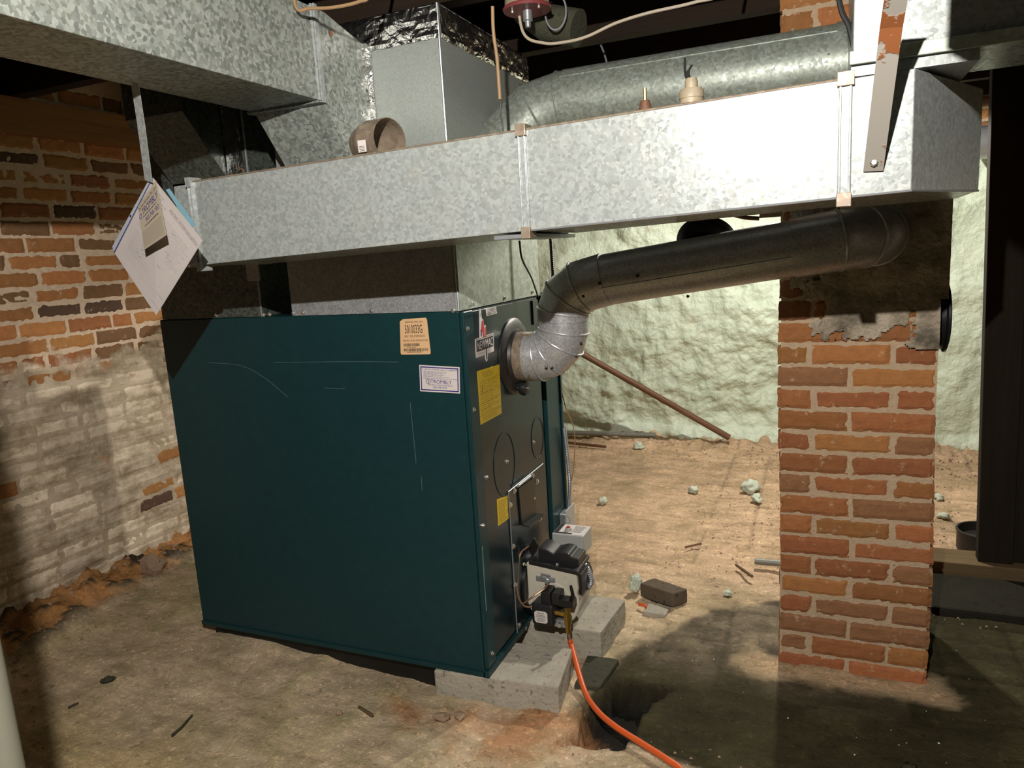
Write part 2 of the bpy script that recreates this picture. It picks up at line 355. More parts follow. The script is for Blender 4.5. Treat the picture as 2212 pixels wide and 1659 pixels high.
def bricks(name,mat,rows,place,course=.067,bl=.205,joint=.011,colfn=None,rough=.0022,depth=.03,wwfn=None):
    "rows: list of (z0, [(a0,a1),...]); place(a,d,z) -> point; one mesh for the whole masonry face"
    V=[];Fs=[];C=[];W=[]
    for z0,lst in rows:
        for a0,a1 in lst:
            c=colfn(); ww=wwfn(z0) if wwfn else 1
            dd=random.uniform(-.002,.004); z1=z0+course-joint; na=max(4,int((a1-a0)/.012)); nz=5
            tl=[random.uniform(-.002,.002) for _ in range(4)]; base=len(V)
            def pt(i,j,d):
                u=i/na; w=j/nz; a=a0+(a1-a0)*u; z=z0+(z1-z0)*w
                z+=(tl[0]*(1-u)+tl[1]*u)
                k=noise.noise(Vector((a*60,z0*7,z*60)))*rough*1.4; k2=noise.noise(Vector((a*60+50,3,z*60)))*rough*1.4
                return a+k*(i in(0,na)),d,z+k2*(j in (0,nz))
            for j in range(nz+1):
                for i in range(na+1):
                    e=min(i,na-i,j,nz-j); edge=.0045 if e==0 else 0
                    a,d,z=pt(i,j,0); d=dd-edge+noise.noise(Vector((a*35,1,z*35)))*.0025
                    if e==0 and random.random()<.12: d-=.004
                    V.append(place(a,d,z)); C.append(c); W.append(ww)
            for j in range(nz):
                for i in range(na):
                    q=base+j*(na+1)+i; Fs.append((q,q+1,q+na+2,q+na+1))
            per=[base+i for i in range(na+1)]+[base+j*(na+1)+na for j in range(1,nz+1)]+[base+nz*(na+1)+i for i in range(na-1,-1,-1)]+[base+j*(na+1) for j in range(nz-1,0,-1)]
            b2=len(V)
            for q in per:
                ix=q-base; i=ix%(na+1); j=ix//(na+1); a,_,z=pt(i,j,0); V.append(place(a,-depth,z)); C.append(c); W.append(ww)
            n=len(per)
            for k in range(n): Fs.append((per[k],b2+k,b2+(k+1)%n,per[(k+1)%n]))
    return V,Fs,C,W
def mkmesh(name,mats,V,Fs,C,W=None,loc=(0,0,0),parent=None,mi=None):
    me=bpy.data.meshes.new(name); me.from_pydata([tuple(Vector(v)-Vector(loc)) for v in V],[],Fs)
    for m in mats: me.materials.append(m)
    ca=me.color_attributes.new('bc','FLOAT_COLOR','POINT'); ca.data.foreach_set('color',[x for c in C for x in (*c,1)])
    if W:
        for nm,vals in (('ww',W),('mj',[1.0 if c==MJ else 0.0 for c in C]),('bv',[.5 if c==MJ else min(1,abs(math.sin(c[0]*913))) for c in C])):
            wa=me.attributes.new(nm,'FLOAT','POINT'); wa.data.foreach_set('value',vals)
    if mi: me.polygons.foreach_set('material_index',mi)
    o=bpy.data.objects.new(name,me); COL.objects.link(o)
    if parent: o.parent=parent; OFF[o.name]=Vector(loc)
    else: o.location=loc
    return o
# left brick wall, running away from the camera
def colw():
    r=random.random()
    if r<.10: return (.11,.065,.042)
    if r<.30: return (.22,.12,.055)
    k=random.uniform(.75,1.25); return (.44*k,.20*k+random.uniform(-.02,.02),.07*k)
rows=[]
for k in range(-1,32):
    z0=k*.0675+.004; l=[]; y=-1.3+(.1 if k%2 else 0)+random.uniform(-.01,.01)
    while y<YB:
        w=.195+random.uniform(-.006,.006)
        if random.random()<.07: w=.095
        l.append((y,y+w)); y+=w+.013
    rows.append((z0,l))
V,Fs,C,W=bricks('wall_left',BRICKW,rows,lambda a,d,z:(XL+d+.010*math.sin(a*3),a,z),.0675,colfn=colw,wwfn=lambda z:0.0 if random.random()<.07 else 1.0)
nb=len(Fs); b=len(V); ys=fr(-1.35,YB+.1,220); zs=fr(-.1,2.25,120)
for z in zs:
    for y in ys: V.append((XL-.002+.010*math.sin(y*3)+.003*noise.noise(Vector((y*50,2,z*50)))+.002*noise.noise(Vector((y*15,2,z*15))),y,z)); C.append(MJ); W.append(1.0)
nu=len(ys)
for j in range(len(zs)-1):
    for i in range(nu-1): q=b+j*nu+i; Fs.append((q,q+nu,q+nu+1,q+1)[::-1])
o=mkmesh('wall_left',[BRICKW],V,Fs,C,W); struct(o)
# masonry showing above the foam on the back wall
rows=[]
for k in range(5):
    l=[]; x=-1.9+(.1 if k%2 else 0)
    while x<2.9: l.append((x,x+.2)); x+=.214
    rows.append((1.90+k*.07,l))
V,Fs,C,W=bricks('w',BRICKC,rows,lambda a,d,z:(a,YB-.04-d,z),.07,colfn=colw); b=len(V)
V+=[(-2.1,YB-.035,1.9),(3,YB-.035,1.9),(3,YB-.035,2.3),(-2.1,YB-.035,2.3)]; C+=[(.5,.4,.28)]*4; W+=[1]*4; Fs.append((b,b+1,b+2,b+3))
V+=[(-2.1,YB-.02,1.9),(3,YB-.02,1.9),(3,YB+.06,1.9),(-2.1,YB+.06,1.9)]; C+=[(.5,.4,.28)]*4; W+=[1]*4; Fs.append((b+4,b+5,b+6,b+7))
o=mkmesh('wall_back_top',[BRICKC],V,Fs,C); struct(o); o.name='wall_backtop'
# right wall, far off in the dark, and the wall behind the camera stay out of the picture: only the sides that carry light
m=MB(); m.box(3.0,3.1,-2.2,YB+.3,-.1,2.4); struct(m.build('wall_right',STUC))
m=MB(); m.box(XL-.2,3.1,-2.3,YB+.4,2.26,2.34); struct(m.build('ceiling',WOODX))
# joists
jy=[-1.55,-1.02,-.48,.16,.78,1.35,1.95,2.55,3.1]
for k,y in enumerate(jy):
    m=MB(); m.box(XL-.1,3.0,y-.03,y+.03,2.075,2.26); o=m.build('trim_%d'%(k+1),WOODX); struct(o)
m=MB(); m.box(XL-.08,XL+.07,-1.3,YB-.1,1.945,2.074); struct(m.build('trim_10',WOODY))
m=MB(); m.box(1.022,1.26,-1.75,-.90,1.74,2.074); struct(m.build('trim_11',WOODX))  # unseen ceiling beam, added to shade the right part of the upper duct
# ================================================================ CHIMNEY
PX0,PX1,PY=.829,1.259,.4997
ch=empty('brick_chimney',(1.044,.72,-.02),'freestanding brick chimney stack with peeling grey stucco where the flue pipe enters','chimney')
def colc():
    r=random.random()
    if r<.2: return (.26,.125,.055)
    if r<.22: return (.46,.34,.23)
    k=random.uniform(.78,1.2); return (.33*k,.135*k+random.uniform(-.02,.015),.045*k)
rows=[]; k=0; z=-.03
while z<2.24:
    j=random.uniform(-.004,.004)
    if k%2==0: l=[(PX0+.002,PX0+.200+j),(PX0+.212+j,PX1-.001)]
    else: l=[(PX0+.001,PX0+.092+j),(PX0+.103+j,PX0+.313+j),(PX0+.323+j,PX1-.002)]
    if 1.155<z<1.95: pass
    rows.append((z,l)); z+=.0675; k+=1
def shrink(z): return 1
V,Fs,C,W=bricks('c',BRICKC,rows,lambda a,d,z:(a+.006*math.sin(z*5),PY-.004-d,z),.0675,joint=.0098,colfn=colc)
# the other three sides: same courses
for side in range(3):
    rr=[(z0,[(x0,x1) for x0,x1 in l]) for z0,l in rows]
    if side==0: pl=lambda a,d,z:(PX0+.004-d*0-.0+(-d),PY+.02+(a-PX0)*.95,z)
    elif side==1: pl=lambda a,d,z:(PX1-.004+d,PY+.43-(a-PX0)*.95,z)
    else: pl=lambda a,d,z:(a,PY+.446+d,z)
    v2,f2,c2,w2=bricks('c',BRICKC,rr,pl,.0675,joint=.0098,colfn=colc); bb=len(V); V+=v2; C+=c2; Fs+=[tuple(i+bb for i in f) for f in f2]
mkmesh('brickwork',[BRICKC],V,Fs,C,None,OFF[ch.name],ch)
m=MB(); m.box(PX0+.005,PX1-.006,PY-.0005,PY+.440,-.05,2.25); m.build('mortar_core',MORT,ch)
# stucco patches: a skin with a ragged edge
def patch(name,a0,a1,z0,z1,fn,th=.012):
    nx=90; nz=int((z1-z0)/.005); V=[];ok={}
    for j in range(nz+1):
        for i in range(nx+1):
            a=a0+(a1-a0)*i/nx; z=z0+(z1-z0)*j/nz
            n=fbm((a*9,z*9,3)); n2=fbm((a*30,z*30,5))
            e=fn(a,z)+.075*n+.02*n2; ok[i,j]=e>0
            V.append(Vector((a,PY-.004-(th+.004*n+.003*n2)*max(0,min(1,e/.012)),z)))
    mb=MB(); mb.v=V; mb.f=[(j*(nx+1)+i,j*(nx+1)+i+1,(j+1)*(nx+1)+i+1,(j+1)*(nx+1)+i) for j in range(nz) for i in range(nx) if ok[i,j] and ok[i+1,j] and ok[i,j+1] and ok[i+1,j+1]]
    o=mb.build(name,STUC,ch,smooth=False)
    for p in o.data.polygons: p.use_smooth=True
    return o
patch('stucco_coat',PX0+.03,PX1+.012,1.03,2.0,lambda a,z:min((-.2 if (a>PX1-.002 and z<1.17) else 9),z-1.075-(.03 if a<PX0+.1 else 0)+(.06 if a>PX1-.07 else 0),1.93-z,(a-PX0-.06)*1.0+(z-1.17)*.6),.013)
patch('stucco_patch',PX0+.16,PX1-.02,1.90,2.24,lambda a,z:.13-math.hypot((a-(PX0+.27))*.8,z-2.10),.014)
m=MB(); c=Vector((PX1-.01,.66,1.105)); m.lathe(c,(1,0,0),[(.098,0),(.098,.03),(.108,.034),(.108,.040),(.094,.044),(.088,.04),(.088,-.0)],40); m.cyl(c,(1,0,0),.09,.02,32)
m.build('thimble_ring',BLACKM,ch,smooth=True,label='black metal thimble ring')
# ================================================================ FURNACE
D,H,W_=1.1651,1.2143,.8052
fu=empty('oil_furnace',(-.58,.4,.0),'large dark green oil furnace cabinet standing on concrete blocks, flue pipe on its narrow end','furnace')
zb=FURN_Z; zt=H
m=MB(); m.prism([(0-.004,0.0,zb),(-D,0,zb),(-D,W_,zb),(-.004,W_,zb)],(0,0,zt-zb)); m.build('casing',GREEN,fu,bev=.004)
m=MB(); m.box(-D+.025,-.20,.03,W_-.02,-.02,zb); m.box(-.20,-.02,.03,W_-.02,.078,zb)
m.build('base_skid',BLACKM,fu)
# front corner flanges
m=MB(); m.prism([(-.002,.0,zb+.012),(.012,.0,zb+.012),(.012,.062,zb+.012),(-.002,.062,zb+.012)],(0,0,zt-zb-.014)); m.build('corner_flange',GREEN,fu,bev=.003)
m=MB(); m.prism([(-.002,.628,zb+.012),(.014,.628,zb+.012),(.012,W_,zb+.012),(-.002,W_,zb+.012)],(0,0,zt-zb-.014)); m.build('corner_flange',GREEN,fu,bev=.003)
m=MB(); m.box(.013,.019,.775,.792,zb+.20,zt-.06); m.build('edge_rib',GREEN,fu,bev=.002)
m=MB(); m.box(-.03,.006,.062,.600,zb+.02,zt-.006); m.build('front_panel',GPANEL,fu,bev=.002)
m=MB(); m.box(-D,-.0,-.006,.0,zb-.012,zb+.004); m.box(-.004,.014,-.006,.6,zb-.012,zb+.008); m.build('bottom_lip',GREEN,fu)
# side panel seam near the corner
m=MB(); m.box(-.010,-.003,-.004,.001,zb+.005,zt-.004); m.build('side_seam',GREEN,fu,bev=.0015)
m=MB(); m.box(.004,.012,.545,.595,1.115,1.20); m.build('cutout',BLACK,fu)
XF=.0062
def screw(px,py,parent,x=XF,r=.0055,pl='x',nm='screw'):
    p=at(px,py,pl,x); d=Vector((1,0,0)) if pl=='x' else Vector((0,-1,0))
    m=MB(); m.lathe(p-d*.001,d,[(r*1.5,0),(r*1.5,.0015),(r,.002),(r,.006),(r*.7,.0072),(0.0001,.0072)],6 if nm=='bolt' else 12); return m.build(nm,BOLT,parent,smooth=False)
for q in ((1009,710),(1023,885),(1043,1135),(1063,1411)): screw(*q,fu,x=.012,r=.0045)
for q in ((1086,784),(1050,1031),(1094,997),(1152,955)): screw(*q,fu,r=.0042)
# knock-out discs
for (cx,cy,r,yy) in ((1090,1003,.105,None),(1161,945,.075,None)):
    p=at(cx,cy,'x',XF); m=MB(); ring=[Vector((XF+.0004,p.y+r*math.cos(t*PI/24)*.8,p.z+r*math.sin(t*PI/24))) for t in range(48)]; m.loop(ring,.0016,6); m.build('knockout_ring',GPANEL,fu,smooth=True)
# access plate and inspection door
def xp(pts,x=XF): return [at(a,b,'x',x) for a,b in pts]
pl=[Vector((XF,.238,.60)),Vector((XF,.565,.60)),Vector((XF,.565,.10)),Vector((XF,.238,.10))]
m=MB(); m.prism(pl,(.004,0,0)); m.build('access_plate',GPANEL,fu,bev=.0012)
m=MB(); m.tube([Vector((XF+.003,.238,.10)),Vector((XF+.003,.238,.60)),Vector((XF+.003,.565,.60))],.0022,6); m.build('plate_edge',STEEL,fu)
dr=xp([(1117,1055),(1151,1032),(1156,1110),(1124,1132)],XF+.004)
m=MB(); m.prism(dr,(.006,0,0)); door=m.build('inspection_door',BLACKM,fu,bev=.001)
m=MB(); m.tube([at(1119,1050,'x',XF+.014),at(1146,1028,'x',XF+.014)],.005,10); m.build('hinge',STEEL,door,smooth=True)
a,b=at(1125,1135,'x',XF+.006),at(1160,1110,'x',XF+.006)
m=MB(); m.prism([a,b,b+Vector((.03,0,-.004)),a+Vector((.03,0,-.004))],(0,0,.004)); m.build('door_ledge',BLACKM,door)
for q in ((1111,1060),(1150,1028),(1160,1040),(1102,1091),(1152,1076),(1166,1120),(1109,1181),(1112,1264),(1122,1350),(1134,1357)): screw(*q,fu,x=XF+.004,r=.007,nm='bolt')
# flue collar plate
p=Vector((XF,.365,1.03)); m=MB(); m.lathe(p,(1,0,0),[(0.001,0),(.128,0),(.128,.004),(.120,.010),(.092,.012),(.088,.022),(.0,.022)],48); m.build('flue_collar',SOOT,fu,smooth=True,label='black round flue collar plate')
p=at(1112,838,'x',XF); m=MB(); m.tube([p,p+Vector((.02,0,0))],.010,10); m.lathe(p+Vector((.02,.01,-.002)),(.9,-.1,0),[(.001,0),(.023,0),(.026,.008),(.022,.022),(.001,.024)],10); kn=m.build('damper_knob',BLACK,fu,smooth=True,label='black knob with bright screw')
m=MB(); m.tube([p+Vector((.044,.008,-.002)),p+Vector((.050,.006,-.002))],.005,8); m.build('knob_screw',BOLT,kn)
# labels on the furnace
s=Sheet([at(864,689,'y',0),at(922,686,'y',0),at(931,765,'y',0),at(866,766,'y',0)],(0,-1,0))
s.plate('serial_label',ORAL,fu,[(.0,.07),(.12,.01),(.97,0),(1,.06),(1,.97),(.97,1),(.03,1),(0,.96)],'tan serial number label'); lab=bpy.context.scene.objects[[o.name for o in COL.objects if o.name.startswith('serial_label')][-1]]
m=MB(); s.text(m,'NEWMAC MFG. INC.',.20,.075,.86,.125); s.text(m,'5010033G',.18,.18,.80,.41); s.text(m,'NLF  OIL FURNACE',.16,.46,.87,.515); s.text(m,'SERIAL # 0310020033758',.10,.59,.95,.635)
def barcode(m,s,u0,v0,u1,v1):
    u=u0
    while u<u1: w=random.choice((.008,.014,.02)); s.rect(m,u,v0,min(u1,u+w),v1); u+=w+random.choice((.008,.012,.018))
barcode(m,s,.12,.69,.66,.77); barcode(m,s,.12,.83,.94,.91); s.lines(m,.22,.55,.785,.80,1,1,.1); s.lines(m,.22,.75,.925,.94,1,1,.1); m.build('print',INK,lab)
s=Sheet([at(906,788,'y',0),at(993,793,'y',0),at(994,850,'y',0),at(908,845,'y',0)],(0,-1,0)); lab=s.plate('service_label',WHITEP,fu,label='white service sticker with purple border')
m=MB()
for r in ((.03,.05,.97,.09),(.03,.91,.97,.95),(.03,.05,.055,.95),(.945,.05,.97,.95)): s.rect(m,*r)
s.text(m,'TROMBLY',.28,.53,.80,.67); s.text(m,'IF THE OIL BURNER FAILS TO OPERATE',.07,.125,.93,.17); s.text(m,'802-748-1953',.34,.785,.68,.85); 
s.lines(m,.10,.80,.20,.44,6,.25,.4); s.text(m,'IF BURNER STILL FAILS TO OPERATE - CALL FOR SERVICE',.07,.465,.94,.50); s.lines(m,.2,.85,.70,.76,2,.3,.1)
ring=[s.p(.215+.055*math.cos(t*PI/12),.60+.085*math.sin(t*PI/12),.0016) for t in range(24)]; m.loop(ring,.0008,4); s.rect(m,.205,.56,.225,.64); m.build('print',INKB,lab)
s=Sheet(xp([(1030,802),(1078,787),(1083,893),(1037,918)]),(1,0,0)); lab=s.plate('rating_label',YEL,fu,label='yellow rating label')
m=MB(); s.lines(m,.2,.85,.04,.16,4,.3,.5); s.lines(m,.07,.95,.22,.84,16,.26,.5); s.rect(m,.16,.30,.19,.42); s.rect(m,.0,.845,1,.853)
for v in (.2,.44,.62,.74): s.rect(m,.06,v,.95,v+.006)
s.rect(m,.5,.62,.506,.84); s.lines(m,.1,.9,.87,.97,4,.3,.3); m.build('print',INKY,lab)
s=Sheet(xp([(1073,1079),(1096,1070),(1098,1120),(1076,1136)]),(1,0,0)); lab=s.plate('caution_label',YEL,fu,label='small yellow caution label'); m=MB(); s.lines(m,.1,.92,.06,.95,10,.35,.3); m.build('print',INKY,lab)
s=Sheet(xp([(1049,667),(1071,662),(1073,677),(1051,683)]),(1,0,0)); lab=s.plate('clearance_label',WHITEP,fu,label='small white notice label'); m=MB(); s.lines(m,.1,.92,.1,.9,4,.4,.3); m.build('print',INK,lab)
# brand badge
s=Sheet(xp([(1024,670),(1064,658),(1067,775),(1028,790)]),(1,0,0)); bd=s.plate('brand_badge',WHITEP,fu,[(.0,.52),(.24,.52),(.26,.05),(.30,.0),(.35,.05),(.38,.22),(.44,.2),(.47,.3),(.49,.36),(.54,.32),(.59,.36),(.60,.52),(1,.52),(1,.86),(.64,.86),(.62,.98),(.56,1.0),(.52,.96),(.50,.86),(0,.86)],'white NEWMAC badge with red flame spike')
m=MB(); s.rect(m,.04,.56,.96,.76); s.rect(m,.0,.535,1,.545); s.rect(m,.54,.76,.59,.96); s.rect(m,.28,.38,.34,.51); m.build('badge_field',INK,bd)
m=MB(); h=.0022; m.add([s.p(u,v,h) for u,v in [(.30,.40),(.36,.22),(.43,.24),(.47,.38),(.48,.54),(.40,.54),(.38,.44)]],[(0,1,2,3,4,5,6)][::1]); m.add([s.p(u,v,h) for u,v in [(.52,.36),(.57,.36),(.58,.54),(.52,.54)]],[(0,1,2,3)]); m.build('red_flame',REDL,bd)
m=MB(); s.text(m,'NEWMAC',.08,.585,.92,.735,.0024); m.build('badge_letters',WHITEP,bd)
m=MB(); s.text(m,'FURNACES',.10,.79,.5,.83); m.build('badge_small_print',INKG,bd)
SCR=plain('scratched_paint',(.10,.17,.17),.5,0,0,80,.5)
for pts in ([(450,783),(520,790),(570,815),(622,858)],[(592,783),(680,782),(760,781),(860,782)],[(886,870),(893,940),(899,1000)],[(1042,1180),(1046,1250),(1051,1320)],[(910,1030),(912,1060)],[(700,838),(745,839)]):
    m=MB(); m.tube(spline([at(a,b,'y',-.0004) for a,b in pts],6),.0007 if pts[0][0]<1000 else .0014,4); m.build('scratch',SCR,fu)
# ================================================================ PLENUMS
def sheetbox(name,label,cat,x0,x1,y0,y1,z0,z1,mat,matx=None,edge=G_PLEN):
    e=empty(name,((x0+x1)/2,(y0+y1)/2,z0),label,cat)
    m=MB(); m.box(x0,x1,y0,y1,z0,z1); m.build('shell',mat,e,bev=.002)
    return e
z0=H+.001; pw=.640
sp=empty('supply_plenum',(-.28,.32,z0),'tall bright sheet metal plenum with foil taped seams rising above the furnace front','plenum')
m=MB(); m.prism([(-.59,0,z0),(0,0,z0),(0,0,2.03),(-.59,0,2.03)],(0,.0015,0)); m.prism([(-.59,pw,z0),(0,pw,z0),(0,pw,2.03),(-.59,pw,2.03)],(0,-.0015,0)); m.box(-.59,-.588,0,pw,z0,2.03); m.box(-.59,0,0,pw,2.028,2.03); m.build('side_sheet',G_PLEN,sp)
m=MB(); m.box(-.5875,-.01,-.003,-.0005,z0,1.42); m.build('lower_side_panel',G_SPOT,sp,label='dark speckled lower panel')
m=MB(); m.box(-.001,.001,.0,pw,z0,2.03); m.build('front_sheet',G_PLEN,sp)
m=MB(); m.box(.0012,.003,.0,pw+.003,z0,1.425); m.build('lower_front_panel',G_OLD,sp,label='greenish stained lower front panel')
m=MB(); m.tube([(-.001,-.001,z0),(-.001,-.001,2.03)],.0035,8); m.build('corner_seam',STEEL,sp,smooth=True)
def foilstrip(pts,w,nrm,name='foil_tape'):
    "crumpled tape along a line; w = width vector"
    pts=[Vector(p) for p in pts]; w=Vector(w); nrm=Vector(nrm); n=int((pts[-1]-pts[0]).length/.006); V=[];Fs=[]; k=8; s=random.random()*99
    for i in range(n+1):
        p=pts[0].lerp(pts[-1],i/n)
        for j in range(k+1):
            q=p+w*(j/k-.5+ .05*noise.noise(Vector((i*.3,s,1 if j>k/2 else 5)))*(j in(0,k)))
            h=.003+.004*noise.noise(Vector((i*.10,j*.5,s)))+.0012*noise.noise(Vector((i*.4,j*.9,s)))
            if j in (0,k): h=.001
            V.append(q+nrm*h); 
    Fs=[(i*(k+1)+j,i*(k+1)+j+1,(i+1)*(k+1)+j+1,(i+1)*(k+1)+j) for i in range(n) for j in range(k)]
    m=MB(); m.v=V; m.f=Fs; return m
foilstrip([(-.245,-.002,1.62),(-.245,-.002,1.99)],(.055,0,0),(0,-1,0)).build('foil_tape',FOIL,sp)
foilstrip([(-.58,-.002,1.985),(-.0,-.002,1.985)],(0,0,.085),(0,-1,0)).build('foil_tape',FOIL,sp)
foilstrip([(.002,.0,1.985),(.002,pw,1.985)],(0,0,.085),(1,0,0)).build('foil_tape',FOIL,sp)
foilstrip([(.003,.285,1.60),(.003,.285,1.76)],(0,.09,0),(1,0,0)).build('foil_tape',FOIL,sp)
for q in ((338,1),(812,1),(1000,1)):
    pass
for px in (655,803,978): screw(px,671 if px>700 else 675,sp,x=-.004,r=.0045,pl='y')
for q in ((1020,657),(1090,644),(1150,631)): screw(*q,sp,x=.0035,r=.0045)
# return plenum
rp=empty('return_plenum',(-.94,.3,z0),'dark return air riser on the rear of the furnace behind the hanging papers','plenum')
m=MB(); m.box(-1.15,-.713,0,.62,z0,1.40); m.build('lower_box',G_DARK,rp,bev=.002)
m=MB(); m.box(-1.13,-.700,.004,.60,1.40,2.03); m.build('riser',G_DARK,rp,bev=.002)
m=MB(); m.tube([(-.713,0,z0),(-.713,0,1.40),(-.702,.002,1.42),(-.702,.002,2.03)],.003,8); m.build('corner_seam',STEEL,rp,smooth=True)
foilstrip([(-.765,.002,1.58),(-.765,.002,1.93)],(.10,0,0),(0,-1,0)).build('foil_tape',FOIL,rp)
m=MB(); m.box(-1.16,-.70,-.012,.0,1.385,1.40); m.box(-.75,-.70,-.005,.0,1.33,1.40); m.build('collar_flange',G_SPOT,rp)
for px,py in ((468,680),(570,680),(583,679),(634,676)): screw(px,py,rp,x=-.001,r=.0045,pl='y')
# sloping return chute
ca=empty('return_chute',(-1.0,-.1,1.65),'dark sloping sheet metal chute dropping into the rear riser, behind the left hanging strap','duct')
x0,x1=-1.014,-.783
m=MB(); prof=[(x0,-.004,1.60),(x0,-.004,2.07),(x0,-.15,2.07),(x0,-.15,1.835),(x0,-.004,1.655)]
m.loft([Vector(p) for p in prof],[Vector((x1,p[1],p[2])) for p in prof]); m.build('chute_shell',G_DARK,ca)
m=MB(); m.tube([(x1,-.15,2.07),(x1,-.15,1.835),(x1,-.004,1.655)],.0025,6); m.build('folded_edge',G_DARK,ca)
# supply trunk with sloped end
zt0,zt1=1.780,2.005; tx0,tx1=-.465,-.24
tr=empty('overhead_duct',(-.38,-.9,1.79),'wide overhead galvanised trunk duct coming from the upper left with a sloped end','duct')
m=MB(); m.box(tx0,tx1,-1.9,-.213,zt0,zt1); m.build('trunk_body',G_TRUNK,tr,bev=.002)
prof=[(-.213,zt0),(-.213,zt1),(-.17,zt1),(-.004,1.965),(-.004,1.57),(-.05,1.57)]
m=MB(); m.loft([Vector((tx0,a,b)) for a,b in prof],[Vector((tx1,a,b)) for a,b in prof]); m.build('sloped_end',G_TRUNK,tr,bev=.0015)
for dx in (.004,): 
    m=MB(); m.box(tx1-.001,tx1+.006,-.231,-.203,zt0-.004,zt1+.004); m.box(tx1+.005,tx1+.009,-.225,-.210,zt0-.006,zt1+.006); m.build('drive_cleat',G_MAIN,tr,bev=.0015)
m=MB(); m.box(tx0-.01,tx1+.006,-.231,-.201,zt0-.006,zt0+.001); m.build('drive_cleat',G_TRUNK,tr,bev=.0015)
for (px,py) in ((715,72),):
    p=at(px,py,'x',tx1+.001); m=MB(); m.add([p+Vector((.001,.006*math.cos(t),.010*math.sin(t))) for t in [k*PI/5 for k in range(10)]],[tuple(range(10))]); m.build('rust_spot',RUSTY,tr)
# ================================================================ MAIN DUCT (front trunk)
YD=-.40
def dz(x): return 1.385+(x+.53)*.0275   # bottom
def dt(x): return 1.592+(x+.53)*.0215   # top
md=empty('main_duct',(.3,-.25,1.39),'long bright galvanised rectangular duct running across in front of the plenums','duct')
def dseg(x0,x1,name='duct_section',yb=-.10,inset=0,mat=G_MAIN):
    a=[Vector((x0,YD+inset,dz(x0)+inset)),Vector((x0,yb,dz(x0)-.004)),Vector((x0,yb,dt(x0))),Vector((x0,YD+inset,dt(x0)-inset))]
    b=[Vector((x1,YD+inset,dz(x1)+inset)),Vector((x1,yb,dz(x1)-.004)),Vector((x1,yb,dt(x1))),Vector((x1,YD+inset,dt(x1)-inset))]
    m=MB(); m.loft(a,b); return m.build(name,mat,md,bev=.0015)
dseg(-.595,-.535,inset=.003); dseg(-.532,.368); dseg(.384,.975); 
def topcap(x):
    return
# angled end section
def endsec():
    pts=[(.984,YD),(1.084,YD),(1.235,-.08),(1.235,.16),(.984,.10)]
    m=MB(); lo=[Vector((x,y,dz(x)+(.0 if y<0 else -.004))) for x,y in pts]; hi=[Vector((x,y,dt(x))) for x,y in pts]; m.loft(lo,hi); return m.build('angled_end',G_MAIN,md,bev=.0015)
endsec()
def cleat(x,w=.011,t0=-.006,t1=.010):
    m=MB(); a=Vector((x-w,YD-.006,dz(x)+t0)); 
    m.box(x-w,x+w,YD-.004,YD+.001,dz(x)+t0,dt(x)+t1)
    m.box(x-w*.9,x-w*.55,YD-.008,YD-.003,dz(x)+t0,dt(x)+t1); m.box(x+w*.55,x+w*.9,YD-.008,YD-.003,dz(x)+t0,dt(x)+t1)
    o=m.build('drive_cleat',G_MAIN,md,bev=.001)
    mt=G_BROWN if x>0 else G_MAIN
    m=MB(); m.box(x-w*1.25,x+w*1.25,YD-.010,YD+.03,dt(x)-.012,dt(x)+.012); m.build('folded_tab',mt,o,bev=.001); m=MB(); m.box(x-w*1.1,x+w*1.1,YD-.010,YD+.03,dz(x)-.016,dz(x)+.008); m.build('folded_tab',mt,o,bev=.001)
cleat(-.533,.007); cleat(.376,.009); cleat(.979,.011)
m=MB(); m.box(.30,.385,-.40,-.10,dz(.3)-.012,dz(.3)-.004); m.build('hanger_plate',STEEL,md)
m=MB(); p0=Vector((-.53,YD-.0015,dt(-.53))); m.tube([(-.53,YD,dt(-.53)+.001),(.368,YD,dt(.368)+.001)],.0022,6); m.tube([(.384,YD,dt(.384)+.001),(.975,YD,dt(.975)+.001)],.0022,6); m.build('top_hem',G_BROWN,md)
m=MB(); m.tube([(.384,YD,dz(.384)),(.975,YD,dz(.975))],.0022,6); m.tube([(.99,YD,dz(.99)),(1.084,YD,dz(1.084)),(1.235,-.08,dz(1.235))],.0022,6); m.build('bottom_hem',STEEL,md)
# upright duct above the angled end, spreading to the right
ud=empty('upper_duct',(1.4,-.1,1.64),'galvanised box duct standing over the angled end, its right half in deep shade','duct')
m=MB(); m.box(.990,1.75,-.375,-.09,1.662,2.07); m.build('box_shell',G_MAIN,ud,bev=.002)
m=MB(); m.box(.985,1.30,-.384,-.376,1.650,1.672); m.build('drive_cleat',G_OLD,ud,bev=.001)
m=MB(); m.box(.988,1.18,-.372,-.09,1.632,1.665); m.build('transition_collar',G_MAIN,ud)
# ================================================================ ROUND BRANCH DUCT
rb=empty('round_branch_duct',(.6,.35,1.7),'round spotted galvanised pipe running behind and above the long rectangular duct','duct')
R=.098; zc=1.795; ax=[Vector((.006,.30,1.64)),Vector((.055,.315,1.705)),Vector((.135,.34,zc-.018)),Vector((.22,.35,zc)),Vector((.26,.35,zc))]
m=MB(); m.tube(ax,R,48); 
for rg in m.rings[1:4]: m.loop(rg,.004,6)
m.build('adjustable_elbow',G_ROUND,rb,smooth=True)
m=MB(); m.tube([(.235,.35,zc),(.985,.35,zc+.003)],R+.0025,48); m.tube([(.24,.35-R*.75-.003,zc+R*.68),(.98,.35-R*.75-.003,zc+R*.68+.003)],.0025,6); m.build('pipe_section',G_ROUND,rb,smooth=True)
m=MB(); m.tube([(.975,.35,zc+.003),(1.05,.35,zc+.004)],R+.006,48); m.build('end_collar',G_ROUND,rb,smooth=True)
